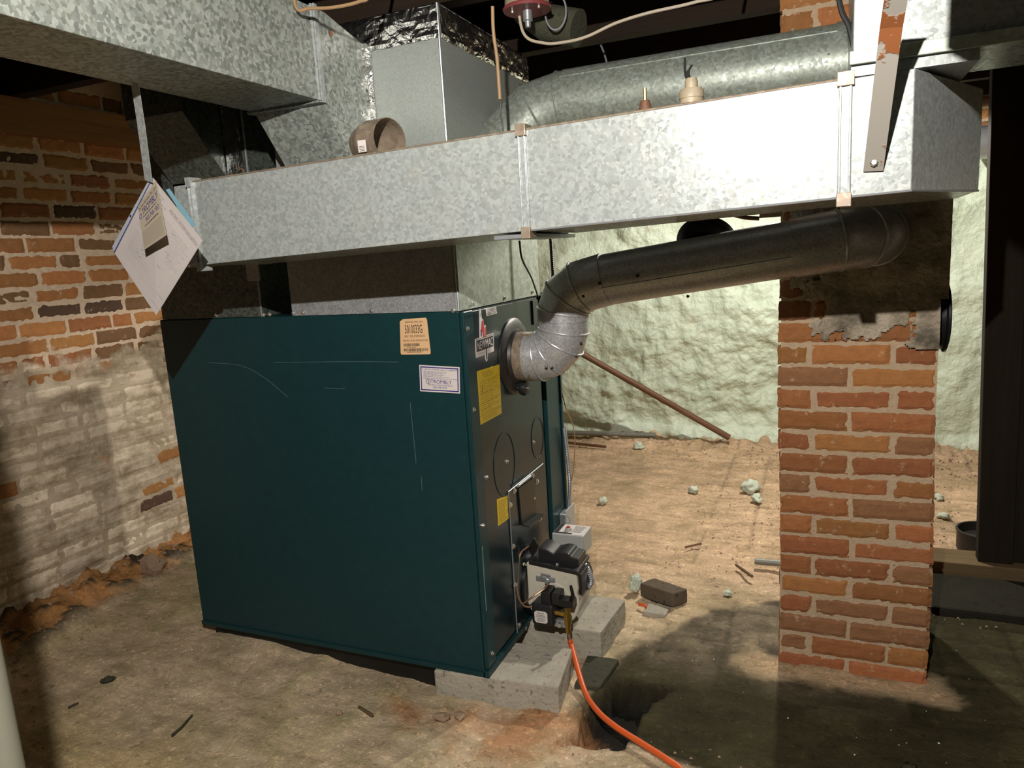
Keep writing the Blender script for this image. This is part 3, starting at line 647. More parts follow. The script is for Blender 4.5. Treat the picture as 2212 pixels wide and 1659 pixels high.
for px,py in ((1180,231),(1790,119)): 
    p=at(px,py,'y',.255); m=MB(); m.lathe(p,(0,-1,0),[(.006,0),(.006,.003),(.003,.005),(.0001,.005)],10); m.build('screw',SOOT,rb)
# ================================================================ FLUE
fl=empty('flue_pipe',(.5,.36,.95),'dull steel flue pipe bending up from the furnace and across into the chimney','pipe')
r=.080; yc=.36
def elbow(name,pts,rr,beads,cap=True,mat=G_FLUE):
    m=MB(); m.tube(pts,rr,56,cap); 
    for i in beads: m.loop(m.rings[i],.0038,8)
    return m.build(name,mat,fl,smooth=True)
def arc(c,u,v,R_,n): # from u to v directions
    c=Vector(c);u=Vector(u);v=Vector(v)
    return [c+u*R_*math.cos(i/n*PI/2)+v*R_*math.sin(i/n*PI/2) for i in range(n+1)]
m=MB(); m.tube([(.022,.365,1.03),(.085,.362,1.03)],.0815,56); m.build('stub_collar',G_BROWN,fl,smooth=True,label='brown tarnished stub collar')
Rb=.098; cx=.185
# lower elbow: +x to +z
low=[Vector((.06,yc,1.03))]+[Vector((cx-Rb+Rb*math.sin(a),yc,1.03+Rb-Rb*math.cos(a))) for a in (math.radians(q) for q in (8,30,60,82))]+[Vector((cx,yc,1.16))]
elbow('lower_elbow',low,r,[1,2,3,4])
up=[Vector((cx,yc,1.145))]+[Vector((cx+Rb*.95-Rb*.95*math.cos(a),yc,1.163+Rb*.95*math.sin(a))) for a in (math.radians(q) for q in (8,38,72))]+[Vector((.335,yc,1.272))]
elbow('upper_elbow',up,r+.002,[1,2,3])
m=MB(); m.tube([(.285,yc,1.264),(.885,yc,1.335)],r-.001,56); m.build('long_section',G_FLUE,fl,smooth=True)
d=(Vector((.885,yc,1.335))-Vector((.285,yc,1.264))); nrm=Vector((0,-.9,-.28)).normalized()*(r+.0005)
m=MB(); m.tube([Vector((.325,yc,1.269))+nrm,Vector((.885,yc,1.335))+nrm],.0028,6); m.build('lock_seam',STEEL,fl,smooth=True)
far=[Vector((.87,yc,1.334)),Vector((.985,yc,1.348)),Vector((1.045,yc+.03,1.354)),Vector((1.078,yc+.085,1.356)),Vector((1.085,.515,1.357))]
elbow('chimney_elbow',far,r+.003,[1,2,3])
m=MB(); c=Vector((.62,yc+.03,1.315)); m.lathe(c,(0,.8,.6),[(.075,.03),(.075,.085),(.088,.088),(.088,.094),(.070,.094),(.070,.06),(.001,.06)],40); m.build('draft_regulator',BLACKM,fl,smooth=True,label='black draft regulator ring on the far side')
def onpipe(px,py):
    axis=low+up+[Vector((.885,yc,1.335))]
    for k in range(400):
        q=at(px,py,'y',.24+k*.0006); best=None
        for a,b in zip(axis,axis[1:]):
            if (b-a).length<1e-4: continue
            t=max(0,min(1,(q-a).dot(b-a)/(b-a).length_squared)); c=a+(b-a)*t; dd=(q-c).length
            if best is None or dd<best[0]: best=(dd,(q-c).normalized())
        if best[0]<=r+.002: return q,best[1]
    return q,Vector((0,-1,0))
for px,py in ((1377,596),(1295,612),(1260,640),(1180,795),(1192,795),(1245,769),(1255,742),(1486,640)):
    p,nv=onpipe(px,py); m=MB(); m.lathe(p-nv*.002,nv,[(.005,0),(.005,.004),(.003,.006),(.0001,.006)],8); m.build('screw',SOOT,fl)
# ================================================================ BURNER
bu=empty('oil_burner',(.11,.4,.12),'cream and black oil burner bolted low on the furnace end, copper line looping beside it','burner')
def pp(px,py,y): return at(px,py,'y',y)
# housing profile
BY0,BY1=.325,.455
c=Vector((.110,0,.190)); rr=.096
prof=[(.020,.200),(.020,.318),(.200,.298),(.204,.24)]+[(c.x+rr*math.cos(a),c.z+rr*math.sin(a)) for a in [math.radians(20-i*10) for i in range(0,20)]]
m=MB(); m.prism([(x,BY0,z) for x,z in prof],(0,BY1-BY0,0)); m.build('fan_housing',CREAM,bu,bev=.006,seg=3)
m=MB(); m.prism([(x*1.0,BY0-.004,z) for x,z in [(c.x+.072*math.cos(t*PI/16),c.z-.005+.072*math.sin(t*PI/16)) for t in range(32)]],(0,.01,0)); m.build('scroll_rim',CREAM,bu,bev=.003)
m=MB(); m.lathe((.008,.40,.215),(1,0,0),[(.001,0),(.105,0),(.105,.010),(.06,.014),(.06,.03),(.001,.03)],36); m.build('mounting_flange',BLACKM,bu,smooth=True)
# igniter cover with wavy top
def wav(x): return +.318-.09*(x-.035)+.034+.013*abs(math.sin((x-.03)*38))*(1 if x<.17 else .3)
xs=fr(.055,.200,26); poly=[(x,BY0+.03,wav(x)) for x in xs]
m=MB(); m.prism([(.055,BY0+.03,.300),(.20,BY0+.03,.290)]+[(x,BY0+.03,wav(x)) for x in reversed(xs)],(0,.085,0)); ig=m.build('igniter_cover',BLACK,bu,bev=.003)
m=MB(); m.prism([(.030,BY0-.002,.312),(.205,BY0-.002,.293),(.205,BY0-.002,.308),(.030,BY0-.002,.328)],(0,.14,0)); m.build('cover_base',BLACK,ig,bev=.002)
m=MB(); m.lathe((.13,BY0+.012,.316),(0,0,1),[(.0065,0),(.0065,.005),(.0001,.006)],10); m.build('cover_screw',BOLT,ig)
m=MB(); m.box(.055,.125,BY0-.006,BY0+.001,.256,.275); sl=m.build('adjusting_slot',STEEL,bu,bev=.006,seg=3)
m=MB(); m.lathe((.100,BY0-.005,.266),(0,-1,0),[(.010,0),(.010,.01),(.006,.012),(.006,.022),(.0001,.022)],6); m.tube([(.078,BY0-.008,.270),(.078,BY0-.008,.286),(.110,BY0-.008,.283)],.003,6); m.build('clamp_nut',STEEL,sl)
m=MB(); 
for rr2 in (.016,.011): m.loop([Vector((.168+rr2*math.cos(t*PI/12),BY0-.0005,.270+rr2*math.sin(t*PI/12))) for t in range(24)],.001,5)
m.build('cast_ring',CREAM,bu)
m=MB(); m.box(.2,.213,BY0+.015,BY1-.01,.215,.290); m.build('nameplate',BLACK,bu,bev=.001)
m=MB(); m.lathe((.125,BY1,.19),(0,1,0),[(.055,0),(.055,.12),(.045,.14),(.001,.14)],36); m.build('motor',SOOT,bu,smooth=True)
# pump, valve
m=MB(); m.lathe((.115,BY0,.195),(0,-1,0),[(.046,-.004),(.046,.012),(.040,.025),(.001,.025)],32); m.build('pump_adapter',BLACKM,bu,smooth=True)
py=.245; m=MB(); m.box(.062,.140,py,BY0-.012,.134,.210); pump=m.build('fuel_pump',BLACK,bu,bev=.010,seg=3)
s=Sheet([Vector((.074,py-.001,.188)),Vector((.120,py-.001,.188)),Vector((.120,py-.001,.146)),Vector((.074,py-.001,.146))],(0,-1,0),.001)
s.plate('pump_label',WHITEP,pump,[(.14,0),(.86,0),(1,.14),(1,.86),(.86,1),(.14,1),(0,.86),(0,.14)],'white round-cornered pump label')
m=MB(); s.text(m,'Beckett',.25,.08,.75,.24); s.lines(m,.15,.85,.30,.46,2,.4,.1); s.rect(m,.04,.49,.96,.51); s.lines(m,.18,.85,.56,.90,4,.35,.2); m.build('print',INK,pump)
m=MB(); m.box(.092,.126,.262,.32,.205,.250); m.box(.128,.158,.262,.32,.205,.245); m.build('solenoid_valve',BLACK,bu,bev=.005)
m=MB(); m.cyl((.135,.27,.176),(1,0,0),.0085,.05,10); m.lathe((.182,.27,.140),(0,0,1),[(.006,-.03),(.010,-.03),(.010,0),(.014,.002),(.014,.04),(.010,.042),(.010,.062),(.001,.062)],6); m.build('brass_fitting',BRASS,bu)
m=MB(); m.box(.155,.205,.262,.30,.205,.228); m.tube(spline([(.190,.275,.215),(.202,.272,.245),(.198,.27,.280)],6),.008,8,r1=.005); m.build('flare_cap',BLACKM,bu,smooth=True)
m=MB(); m.box(.130,.175,.272,.32,.122,.150); m.build('bleed_bracket',STEEL,bu,bev=.003)
m=MB(); m.lathe((.155,.268,.138),(0,-1,0),[(.008,0),(.008,.012),(.0001,.012)],6); m.build('bleed_screw',BOLT,bu)
m=MB(); m.tube(spline([pp(1142,1180,.33),pp(1124,1198,.30),pp(1118,1250,.27),pp(1119,1285,.25),pp(1131,1308,.245),pp(1150,1312,.26)],8),.0032,8); m.tube(spline([pp(1128,1305,.245),pp(1150,1290,.25),pp(1178,1270,.28),pp(1184,1258,.31)],6),.0032,8); m.build('copper_line',COPPER,bu,smooth=True)
m=MB(); m.prism([pp(1140,1184,.36),pp(1153,1163,.36),pp(1163,1180,.36),pp(1150,1205,.36)],(0,.012,0)); m.lathe(pp(1142,1182,.355),(0,-1,0),[(.008,0),(.008,.012),(.0001,.012)],6); m.build('mounting_lug',BLACKM,bu,bev=.002)
for a,b in ((1129,1217),(1127,1234),(1116,1264),(1127,1263)):
    p=pp(a,b,.33); m=MB(); m.lathe(p,(1,-.6,0),[(.007,0),(.007,.01),(.004,.012),(.004,.018),(.0001,.018)],6); m.build('bolt',BOLT,bu)
# control box
CBY=.50; a=pp(1192,1152,CBY); b=pp(1260,1165,CBY); a2=pp(1195,1200,CBY)
m=MB(); m.box(a.x,b.x,CBY,CBY+.10,a.z-.075,a.z); cb=m.build('control_box',GREYB,bu,bev=.003,label='grey control box with red reset button')
s=Sheet([Vector((a.x+.004,CBY+.095,a.z)),Vector((b.x-.004,CBY+.095,a.z)),Vector((b.x-.004,CBY+.006,a.z)),Vector((a.x+.004,CBY+.006,a.z))],(0,0,1),.0008); s.plate('box_label',WHITEP,cb)
m=MB(); s.rect(m,.0,.0,.14,1.0); s.rect(m,.14,.86,.62,1.0); s.lines(m,.55,.95,.1,.8,7,.35,.2); m.build('print',INK,cb)
m=MB(); m.lathe(s.p(.42,.62,.001),(0,0,1),[(.013,0),(.012,.010),(.008,.011),(.0001,.011)],16); m.build('reset_housing',GREYB,cb,smooth=True)
m=MB(); m.lathe(s.p(.42,.62,.012),(0,0,1),[(.007,0),(.006,.004),(.0001,.004)],14); m.build('reset_button',REDL,cb)
def flex(pts,r,parent,mat=STEEL,name='flexible_conduit',label=None):
    P=spline(pts,14); L=[0]
    for i in range(1,len(P)): L.append(L[-1]+(P[i]-P[i-1]).length)
    n=int(L[-1]/.0035); m=MB(); V=[]; k=10; d0=(P[1]-P[0]).normalized(); a=d0.orthogonal().normalized()
    Q=[]
    j=0
    for i in range(n+1):
        t=L[-1]*i/n
        while j<len(L)-2 and L[j+1]<t: j+=1
        Q.append(P[j].lerp(P[j+1],(t-L[j])/max(1e-9,L[j+1]-L[j])))
    for i,q in enumerate(Q):
        d=(Q[min(i+1,n)]-Q[max(i-1,0)]).normalized(); a=(a-d*a.dot(d)).normalized(); b=d.cross(a); rr=r*(1.0 if i%2 else .82)
        V+=[q+(a*math.cos(2*PI*t/k)+b*math.sin(2*PI*t/k))*rr for t in range(k)]
    m.v=V; m.f=[(i*k+t,i*k+(t+1)%k,(i+1)*k+(t+1)%k,(i+1)*k+t) for i in range(n) for t in range(k)]
    return m.build(name,mat,parent,smooth=False,label=label)
flex([pp(1262,1218,.42),pp(1272,1235,.42),pp(1278,1256,.42),pp(1270,1270,.42)],.010,bu)
m=MB(); m.lathe(pp(1272,1266,.42),(-.8,0,-.3),[(.012,0),(.012,.03),(.0001,.03)],10); m.build('conduit_elbow',BLACKM,bu)
# junction box on the furnace side, with flexible conduit
jb=empty('junction_box',(.06,.79,.30),'small galvanised junction box on the furnace corner fed by flexible conduit','electrical box')
p=at(1190,1102,'y',.72); q=at(1221,1150,'y',.72)
m=MB(); m.box(.0125,q.x+.012,.70,.77,p.z-.085,p.z-.004); m.build('box_body',STEEL,jb,bev=.004)
m=MB(); m.box(q.x+.012,q.x+.016,.695,.80,p.z-.10,p.z+.01); m.build('box_cover',GREYB,jb,bev=.002)
for dzz in (.025,.06):
    m=MB(); m.loop([Vector((.045+.012*math.cos(t*PI/10),.699,p.z-dzz+.012*math.sin(t*PI/10))) for t in range(20)],.001,5); m.build('knockout',STEEL,jb)
flex([at(1219,925,'x',.03),at(1226,985,'x',.03),at(1231,1045,'x',.03),at(1228,1108,'x',.03)],.0085,jb,STEEL)
m=MB(); m.tube(spline([at(1207,818,'y',.84),at(1222,880,'y',.86),at(1240,930,'y',.88),at(1240,1000,'y',.88),at(1228,1080,'y',.86),at(1226,1135,'y',.84)],8),.0022,6); tag(m.build('thin_wire',CABLE,smooth=True),'thin tan wire hanging loose beside the flexible conduit','wire')
# fuel hose and feed
hp=[(.182,.27,.112),(.188,.265,.085),at(1236,1400,'y',.255),at(1262,1490,'z',.012),at(1290,1535,'z',.012),at(1330,1570,'z',.012),at(1385,1605,'z',.01),at(1440,1640,'z',.01),at(1475,1668,'z',.008),at(1530,1760,'z',.008)]
P=spline(hp,10)
m=MB(); m.tube(P[:11],.0055,12); hh=empty('fuel_hose',(.4,.0,.0),'orange fuel hose trailing from the burner across the floor','hose'); m.build('copper_end',COPPER,hh,smooth=True)
m=MB(); m.tube(P[9:],.0088,14); m.build('orange_sleeve',HOSE,hh,smooth=True)
# ================================================================ BLOCKS
def rough(name,mat,vs,fs,amp=.003,cuts=4,lab=None,cat=None,grp=None,bev=.004):
    m=MB(); m.add(vs,fs); o=m.build(name,mat,bev=bev)
    s=o.modifiers.new('sub','SUBSURF'); s.subdivision_type='SIMPLE'; s.levels=cuts; s.render_levels=cuts
    t=bpy.data.textures.new('n','CLOUDS'); t.noise_scale=.03; d=o.modifiers.new('d','DISPLACE'); d.texture=t; d.strength=amp; d.mid_level=.5
    if lab: tag(o,lab,cat,grp)
    return o
BF=[(0,3,2,1),(4,5,6,7),(0,1,5,4),(1,2,6,5),(2,3,7,6),(3,0,4,7)]
def blk(name,mat,p,z0,z1,lab,cat,grp=None,amp=.004,bev=.005): # p: four xy corners
    return rough(name,mat,[(x,y,z0) for x,y in p]+[(x,y,z1) for x,y in p],BF,amp,4,lab,cat,grp,bev)
blk('concrete_block',CONC,[(-.176,-.018),(.232,.018),(.205,.235),(-.19,.20)],-.03,.0765,'concrete block under the near corner of the furnace','block','concrete blocks under the furnace')
blk('concrete_block',CONC,[(-.05,.345),(.270,.345),(.292,.60),(-.05,.60)],-.03,.085,'concrete block under the oil burner, beyond the near one','block','concrete blocks under the furnace')
blk('paving_brick',DKST,[(.235,.15),(.315,.16),(.335,.335),(.225,.33)],-.05,.004,'damp sunken paving brick in the gap between the two concrete blocks','brick')
a=[at(1380,1285,'z',0),at(1425,1305,'z',0),at(1468,1298,'z',0),at(1400,1262,'z',0)]
blk('loose_brick',BRK,[(.30,.80),(.44,.745),(.485,.80),(.345,.865)],.0,.058,'loose grey-brown brick lying on the dirt floor behind the burner','brick')
blk('paving_brick',CONC,[(.338,.675),(.425,.675),(.43,.745),(.345,.75)],-.03,.006,'half paving brick standing proud just before the loose brick','brick')
def rock(c,s,mat,name,lab,cat,grp=None,seed=0,parent=None,sub=3):
    import bmesh
    bm=bmesh.new(); bmesh.ops.create_icosphere(bm,subdivisions=sub,radius=1)
    for v in bm.verts:
        n=1+.55*noise.noise(v.co*1.5+Vector((seed,0,0)))+.32*noise.noise(v.co*3.6+Vector((0,seed,0)))
        v.co=Vector((v.co.x*s[0],v.co.y*s[1],v.co.z*s[2]))*n
    zmin=min(v.co.z for v in bm.verts)
    me=bpy.data.meshes.new(name); bm.to_mesh(me); bm.free(); me.materials.append(mat)
    o=bpy.data.objects.new(name,me); COL.objects.link(o)
    g=dirt(c[0],c[1])[0]; o.location=(c[0],c[1],g-zmin-s[2]*.15); o.rotation_euler=(0,0,seed)
    for p in me.polygons: p.use_smooth=sub>2
    return tag(o,lab,cat,grp)
G='foam scraps on the dirt floor'
rock((.60,2.19),(.055,.04,.035),FOAMC,'foam_chunk','largest pale foam chunk lying left of the chimney','foam scrap',G,1)
rock((.645,2.02),(.038,.026,.022),FOAMC,'foam_chunk','pale foam chunk just in front of the largest one','foam scrap',G,2)
rock((.30,2.12),(.03,.022,.02),FOAMC,'foam_chunk','small white foam chunk midway across the back floor','foam scrap',G,3)
rock((-.14,1.83),(.024,.02,.02),FOAMC,'foam_chunk','small foam crumb nearest the thin wire','foam scrap',G,4)
rock((.275,.845),(.026,.024,.035),FOAMC,'foam_chunk','mint foam lump leaning on the loose brick','foam scrap',G,5,sub=4)
rock((-.20,2.95),(.035,.03,.025),FOAMC,'foam_chunk','mint foam lump near the foot of the diagonal pipe','foam scrap',G,6)
rock((.62,.93),(.016,.015,.012),FOAMC,'foam_chunk','tiny foam crumb on the lit dirt before the chimney','foam scrap',G,7)
rock((1.52,2.30),(.03,.02,.015),FOAMC,'foam_chunk','foam scrap right of the chimney, farther one','foam scrap',G,8)
rock((1.50,1.98),(.03,.02,.015),FOAMC,'foam_chunk','foam scrap right of the chimney, nearer one','foam scrap',G,9)
rock((-1.285,-.317),(.018,.015,.010),DKST,'pebble','single dark pebble on the open floor at lower left','stone',None,10)
rock((-.095,-.125),(.026,.034,.012),STONE,'brick_chip','tan brick chip before the near concrete block, left of its twin','stone','brick chips before the near block',11,sub=1)
rock((-.045,-.105),(.028,.020,.010),STONE,'brick_chip','flat tan brick chip before the near concrete block, right of its twin','stone','brick chips before the near block',12,sub=1)
rock((-.405,-.215),(.012,.01,.008),STONE,'brick_chip','small pale chip farther left on the open floor','stone','brick chips before the near block',13,sub=1)
rock((1.165,.045),(.035,.02,.008),DKST,'flat_stone','flat dark stone on the dark ground at lower right','stone',None,14)
rock((-1.83,.36),(.03,.05,.05),STONE,'rubble_chunk','upright tan rubble chunk on the bank under the brick wall','stone',None,15,sub=2)
# gravel nobody could count
m=MB()
def crumb(x,y,s):
    z=dirt(x,y)[0]; p=Vector((x,y,z+s*.3)); k=[Vector((random.uniform(-1,1),random.uniform(-1,1),random.uniform(-.4,.7)))*s for _ in range(4)]
    m.add([p+Vector((s,0,-s*.3)),p+Vector((-s*.6,s*.8,-s*.3)),p+Vector((-s*.6,-s*.8,-s*.3)),p+Vector((random.uniform(-.3,.3)*s,0,s*.7))],[(0,1,2),(0,1,3),(1,2,3),(2,0,3)])
for i in range(3400):
    r_=random.random()
    if r_<.4: x,y=random.uniform(-1.1,1.9),random.uniform(2.5,3.12)
    elif r_<.65: x,y=random.uniform(.3,1.6),random.uniform(.9,2.6)
    elif r_<.8: x,y=XL+random.random()**2*.5+.03,random.uniform(-.5,.8)
    else: x,y=random.uniform(-1.6,.8),random.uniform(-.8,0)
    crumb(x,y,random.choice((.002,.003,.004,.006,.012 if y>2.7 or x<-1.6 else .006 if y>.9 else .003)))
tag(m.build('gravel',STONE),'fine tan crumbs of mortar and brick strewn over the floor','gravel',kind='stuff')
m=MB(); mm=m
for i in range(420):
    x,y=(random.uniform(-1.4,2.0),random.uniform(-.7,3.1)); crumb(x,y,random.choice((.0015,.002,.003,.004)))
tag(m.build('foam_crumbs',FOAMC),'tiny pale foam specks scattered over the floor','debris',kind='stuff')
# sticks and pipes on the floor
def stick(name,pts,r,mat,lab,cat,grp=None,n=10):
    m=MB(); m.tube(pts,r,n); return tag(m.build(name,mat,smooth=n>6),lab,cat,grp)
stick('steel_pipe',[(-1.0,3.10,.045),(-.5,3.13,.045),(-.125,3.16,.042)],.017,GREYPIPE,'dull horizontal pipe along the foot of the foam wall','pipe')
stick('wood_lath',[(-.95,2.98,.02),(-.42,2.90,.012)],.012,RUST,'flat brown bar on the dirt in front of the horizontal pipe','bar',None,4)
stick('rusty_pipe',[at(1245,757,'y',2.85),at(1575,945,'y',3.12)],.021,RUST,'rusty pipe leaning diagonally against the mint foam wall','pipe',None,14)
stick('conduit_stub',[at(1630,1212,'z',.018),at(1720,1220,'z',.018)],.014,GREYPIPE,'grey-green pipe end poking out left of the chimney','pipe')
stick('twig',[at(1590,1220,'z',.008),at(1625,1245,'z',.010)],.006,WOODL,'splinter of wood beside the grey-green pipe end','stick',None,5)
stick('twig',[at(1480,1182,'z',.008),at(1515,1174,'z',.010)],.005,RUST,'short brown twig in the middle of the back floor','stick',None,5)
stick('twig',[at(371,1588,'z',.005),at(393,1570,'z',.006),at(415,1545,'z',.005)],.0035,DKST,'dark bent twig on the floor at lower left','stick',None,5)
stick('twig',[at(147,1528,'z',.004),at(169,1518,'z',.004)],.003,DKST,'short dark twig nearest the post shadow','stick',None,5)
stick('twig',[at(775,1527,'z',.004),at(805,1545,'z',.006)],.005,WOODL,'wood splinter left of the brick chips','stick',None,5)
m=MB(); pts=[at(1380,1305,'z',.01),at(1390,1307,'z',.014),at(1396,1312,'z',.01)]; m.tube(spline(pts,4),.006,7); tag(m.build('orange_scrap',HOSE,smooth=True),'tiny orange plastic scrap just before the loose brick','debris')
# can behind the partition
c=Vector((1.60,1.63,0)); m=MB(); m.lathe(c+Vector((0,0,-.01)),(0,0,1),[(.095,0),(.100,.01),(.100,.085),(.104,.088),(.104,.096),(.096,.096),(.093,.06),(.001,.06)],36); tag(m.build('round_pan',SOOT,smooth=True),'shallow black round pan on the dirt beside the wooden partition','pan')
# ================================================================ WOODEN PARTITION (right)
pt=empty('wooden_partition',(1.75,1.35,.0),'dark weathered timber partition at the right edge with a sill board on the floor','partition')
x0=1.515
m=MB(); m.loft([Vector(v) for v in ((1.532,1.345,.055),(1.65,1.345,.055),(1.65,1.40,.055),(1.532,1.40,.055))],[Vector(v) for v in ((1.492,1.345,2.06),(1.62,1.345,2.06),(1.62,1.40,2.06),(1.492,1.40,2.06))]); m.build('post',WOODZ,pt,bev=.004)
for k in range(4):
    m=MB(); m.box(x0+.105+k*.16,x0+.26+k*.16,1.36,1.385,.06,2.06); m.build('board',WOODZ,pt,bev=.003)
m=MB(); m.box(1.36,2.5,1.31,1.46,-.02,.055); m.build('sill_board',WOODL,pt,bev=.004)
m=MB(); m.box(1.33,2.5,.99,1.30,-.08,.012); o=m.build('stone_step',concrete('step_stone',(.022,.02,.014)),bev=.01); tag(o,'low dark stone step in front of the partition sill','step')
# grey pipe and wall behind
m=MB(); a=at(2080,312,'y',3.0); m.tube([a,Vector((3.0,a.y,a.z))],.088,24); tag(m.build('soil_pipe',STEEL,smooth=True),'wide grey pipe crossing the gap between chimney and partition, high on the foam wall','pipe')
# ================================================================ POST at left foreground
m=MB(); m.lathe((.300,-1.509,-.02),(0,0,1),[(.0145,0),(.0145,2.09)],28); tag(m.build('support_post',POSTW,smooth=True),'slim pale support post at the very left edge of the view','post')
# ================================================================ STRAPS, PAPERS
def strap(name,pts,w,lab,mat,n=(0,-1,0)):
    m=MB(); P=[Vector(p) for p in pts]
    for a,b in zip(P,P[1:]):
        d=(b-a).normalized(); s=d.cross(Vector(n)).normalized()*w/2; t=Vector(n)*.0018
        m.add([a-s,b-s,b+s,a+s,a-s+t,b-s+t,b+s+t,a+s+t],BF)
    e=empty(name,P[-1],lab,'strap'); m.build('strap_band',mat,e); return e
p1=at(1887,352,'y',YD-.004); e=strap('hanger_strap',[at(1945,-60,'y',-.62),at(1925,60,'y',-.55),at(1886,370,'y',YD-.004)],.031,'painted hanger strap with rust screwed to the right end of the long duct',STRAP)
m=MB(); m.lathe(p1+Vector((0,-.010,0)),(0,-1,0),[(.007,0),(.007,.003),(.004,.005),(.0001,.005)],8); m.build('strap_screw',BOLT,e)
e=strap('hanger_strap',[at(292,180,'y',-.60),at(305,265,'y',-.57),at(322,392,'y',-.53)],.024,'thin grey hanger strap above the hanging papers',G_MAIN)
YP=-.52
pa=empty('heating_papers',at(325,395,'y',YP),'sheaf of service papers hanging by one corner from the left strap','papers')
def quad(px,y): return [at(a,b,'y',yy) for (a,b),yy in zip(px,y if isinstance(y,(list,tuple)) else [y]*4)]
# corners as TL TR BR BL of the sheet (top edge of sheet = its upper right side)
s=Sheet(quad([(331,384),(438,520),(338,681),(247,545)],[YP,YP-.01,YP-.02,YP]),(0.1,-1,0),.001)
sh=s.plate('evaluation_sheet',PAPER,pa)
m=MB(); s.text(m,'HEATING SYSTEM EVALUATION',.42,.06,.98,.10); s.lines(m,.05,.40,.05,.16,4,.3,.4); m.build('heading',INKG,sh)
m=MB(); s.lines(m,.12,.95,.18,.52,15,.14,.15); s.lines(m,.15,.85,.56,.80,9,.13,.4); s.rect(m,.80,.82,.97,.825); s.rect(m,.82,.93,.99,.935)
for i in range(14):
    u=random.uniform(.3,.7); v=random.uniform(.2,.8); q=[s.p(u+.02*k+.006*random.random(),v+.02*random.uniform(-1,1),.0018) for k in range(6)]; m.tube(q,.0005,4)
m.build('print',INKG,sh)
s2=Sheet(quad([(318,396),(331,384),(248,546),(243,533)],[YP-.003]*4),(0,-1,0),.001); sl=s2.plate('plastic_sleeve',PLAST,pa,[(0,0),(1,0),(1,1),(0,1)],'clear sleeve edge with punched holes'); m=MB(); m.add([s2.p(.85,0,.0018),s2.p(1.05,0,.0018),s2.p(1.05,1,.0018),s2.p(.85,1,.0018)],[(0,1,2,3)]); m.build('sleeve_band',INKB,sl)
m=MB(); 
for v in (.5,): 
    c=s2.p(.4,v,.002); m.add([c+Vector((.003*math.cos(t),0,.003*math.sin(t))) for t in [k*PI/4 for k in range(8)]],[tuple(range(8))]); m.build('punched_hole',INK,sl)
s=Sheet(quad([(359,410),(366,407),(424,487),(412,490)],YP+.008),(0,-1,0),.001); s.plate('blue_sheet',BLUEP,pa)
def rp_(px,py,p0,n):
    d=fw*F+RT*(px-1106)-UP*(py-829.5); return EYE+d*((p0-EYE).dot(n)/d.dot(n))
_a,_b,_d=at(299,446,'y',YP-.012),at(337,390,'y',YP-.012),at(312,540,'y',YP-.05); _n=(_b-_a).cross(_d-_a)
cd=Sheet([_a,_b,rp_(360,508,_a,_n),_d],(0,-1,.2),.001)
kc=cd.plate('record_card',CARD,pa,[(0,.0),(1,0),(1,1),(0,1)],'manila service record card')
m=MB(); cd.text(m,'TROMBLY',.16,.17,.97,.30); cd.text(m,'802-748-1953',.28,.40,.94,.49); ring=[cd.p(.07+.06*math.cos(t*PI/8),.28+.05*math.sin(t*PI/8),.0018) for t in range(16)]; m.loop(ring,.0006,4); m.build('print_blue',INKB,kc)
m=MB(); cd.text(m,'Do Not Remove This Card',.02,.07,.97,.13); cd.lines(m,.18,.9,.33,.36,1,.5,.1); cd.lines(m,.2,.9,.53,.57,1,.5,.1); cd.lines(m,.03,.95,.62,.97,12,.10,0,False); m.build('print_black',INK,kc)
# ================================================================ THINGS ON THE DUCT TOP
def ztop(x): return dt(x)
# pipe reducer lying on its side
c=at(812,306,'y',-.27); c.z=ztop(c.x)+.052
pr=empty('pipe_reducer',(c.x,c.y,ztop(c.x)),'short tarnished round pipe reducer lying on the long duct before the plenum','pipe fitting')
m=MB(); m.lathe(c+Vector((-.050,.015,-.004)),(1,-.32,0),[(.040,0),(.044,.012),(.052,.040),(.053,.045),(.0505,.050),(.0505,.105),(.0485,.105),(.0485,.05),(.038,.0)],48); m.build('reducer_shell',G_BROWN,pr,smooth=True)
q=c+Vector((-.012,-.0600,-.018)); s=Sheet([q+Vector((0,0,.013)),q+Vector((.022,0,.013)),q+Vector((.022,.0015,-.014)),q+Vector((0,.0015,-.014))],(0,-1,0),.0015); lb=s.plate('price_label',WHITEP,pr); m=MB(); s.lines(m,.15,.85,.45,.95,4,.4,.1); m.build('print',INK,lb)
# brass tipped valve
c=at(1394,236,'y',-.26); c.z=ztop(c.x)
v=empty('brass_tipped_plug',c,'dull capped fitting with a thin brass tip on the long duct','fitting'); 
m=MB(); m.lathe(c,(0,0,1),[(.022,0),(.022,.018),(.024,.02),(.014,.026),(.011,.04),(.009,.046),(.0001,.046)],24); m.build('body',RUST,v,smooth=True)
m=MB(); m.cyl(c+Vector((0,0,.044)),(0,0,1),.0035,.026,10); m.build('tip',BRASS,v)
c=at(1494,224,'y',-.26); c.z=ztop(c.x)
v=empty('lamp_holder',c,'stained cream porcelain lamp holder with loose wires, right of the brass tipped fitting','lamp holder')
m=MB(); m.lathe(c,(0,0,1),[(.0235,0),(.0235,.034),(.025,.035),(.025,.048),(.022,.053),(.013,.055),(.013,.068),(.011,.074),(.001,.075)],28); m.build('body',PORC,v,smooth=True)
for k,(dx,h) in enumerate(((-.004,.115),(.003,.10),(.0,.09))):
    m=MB(); m.tube(spline([c+Vector((dx,0,.06)),c+Vector((dx-.008,0,.085)),c+Vector((dx*2-.004,.0,h))],5),.0025,6); m.build('wire',CABLEB,v,smooth=True)
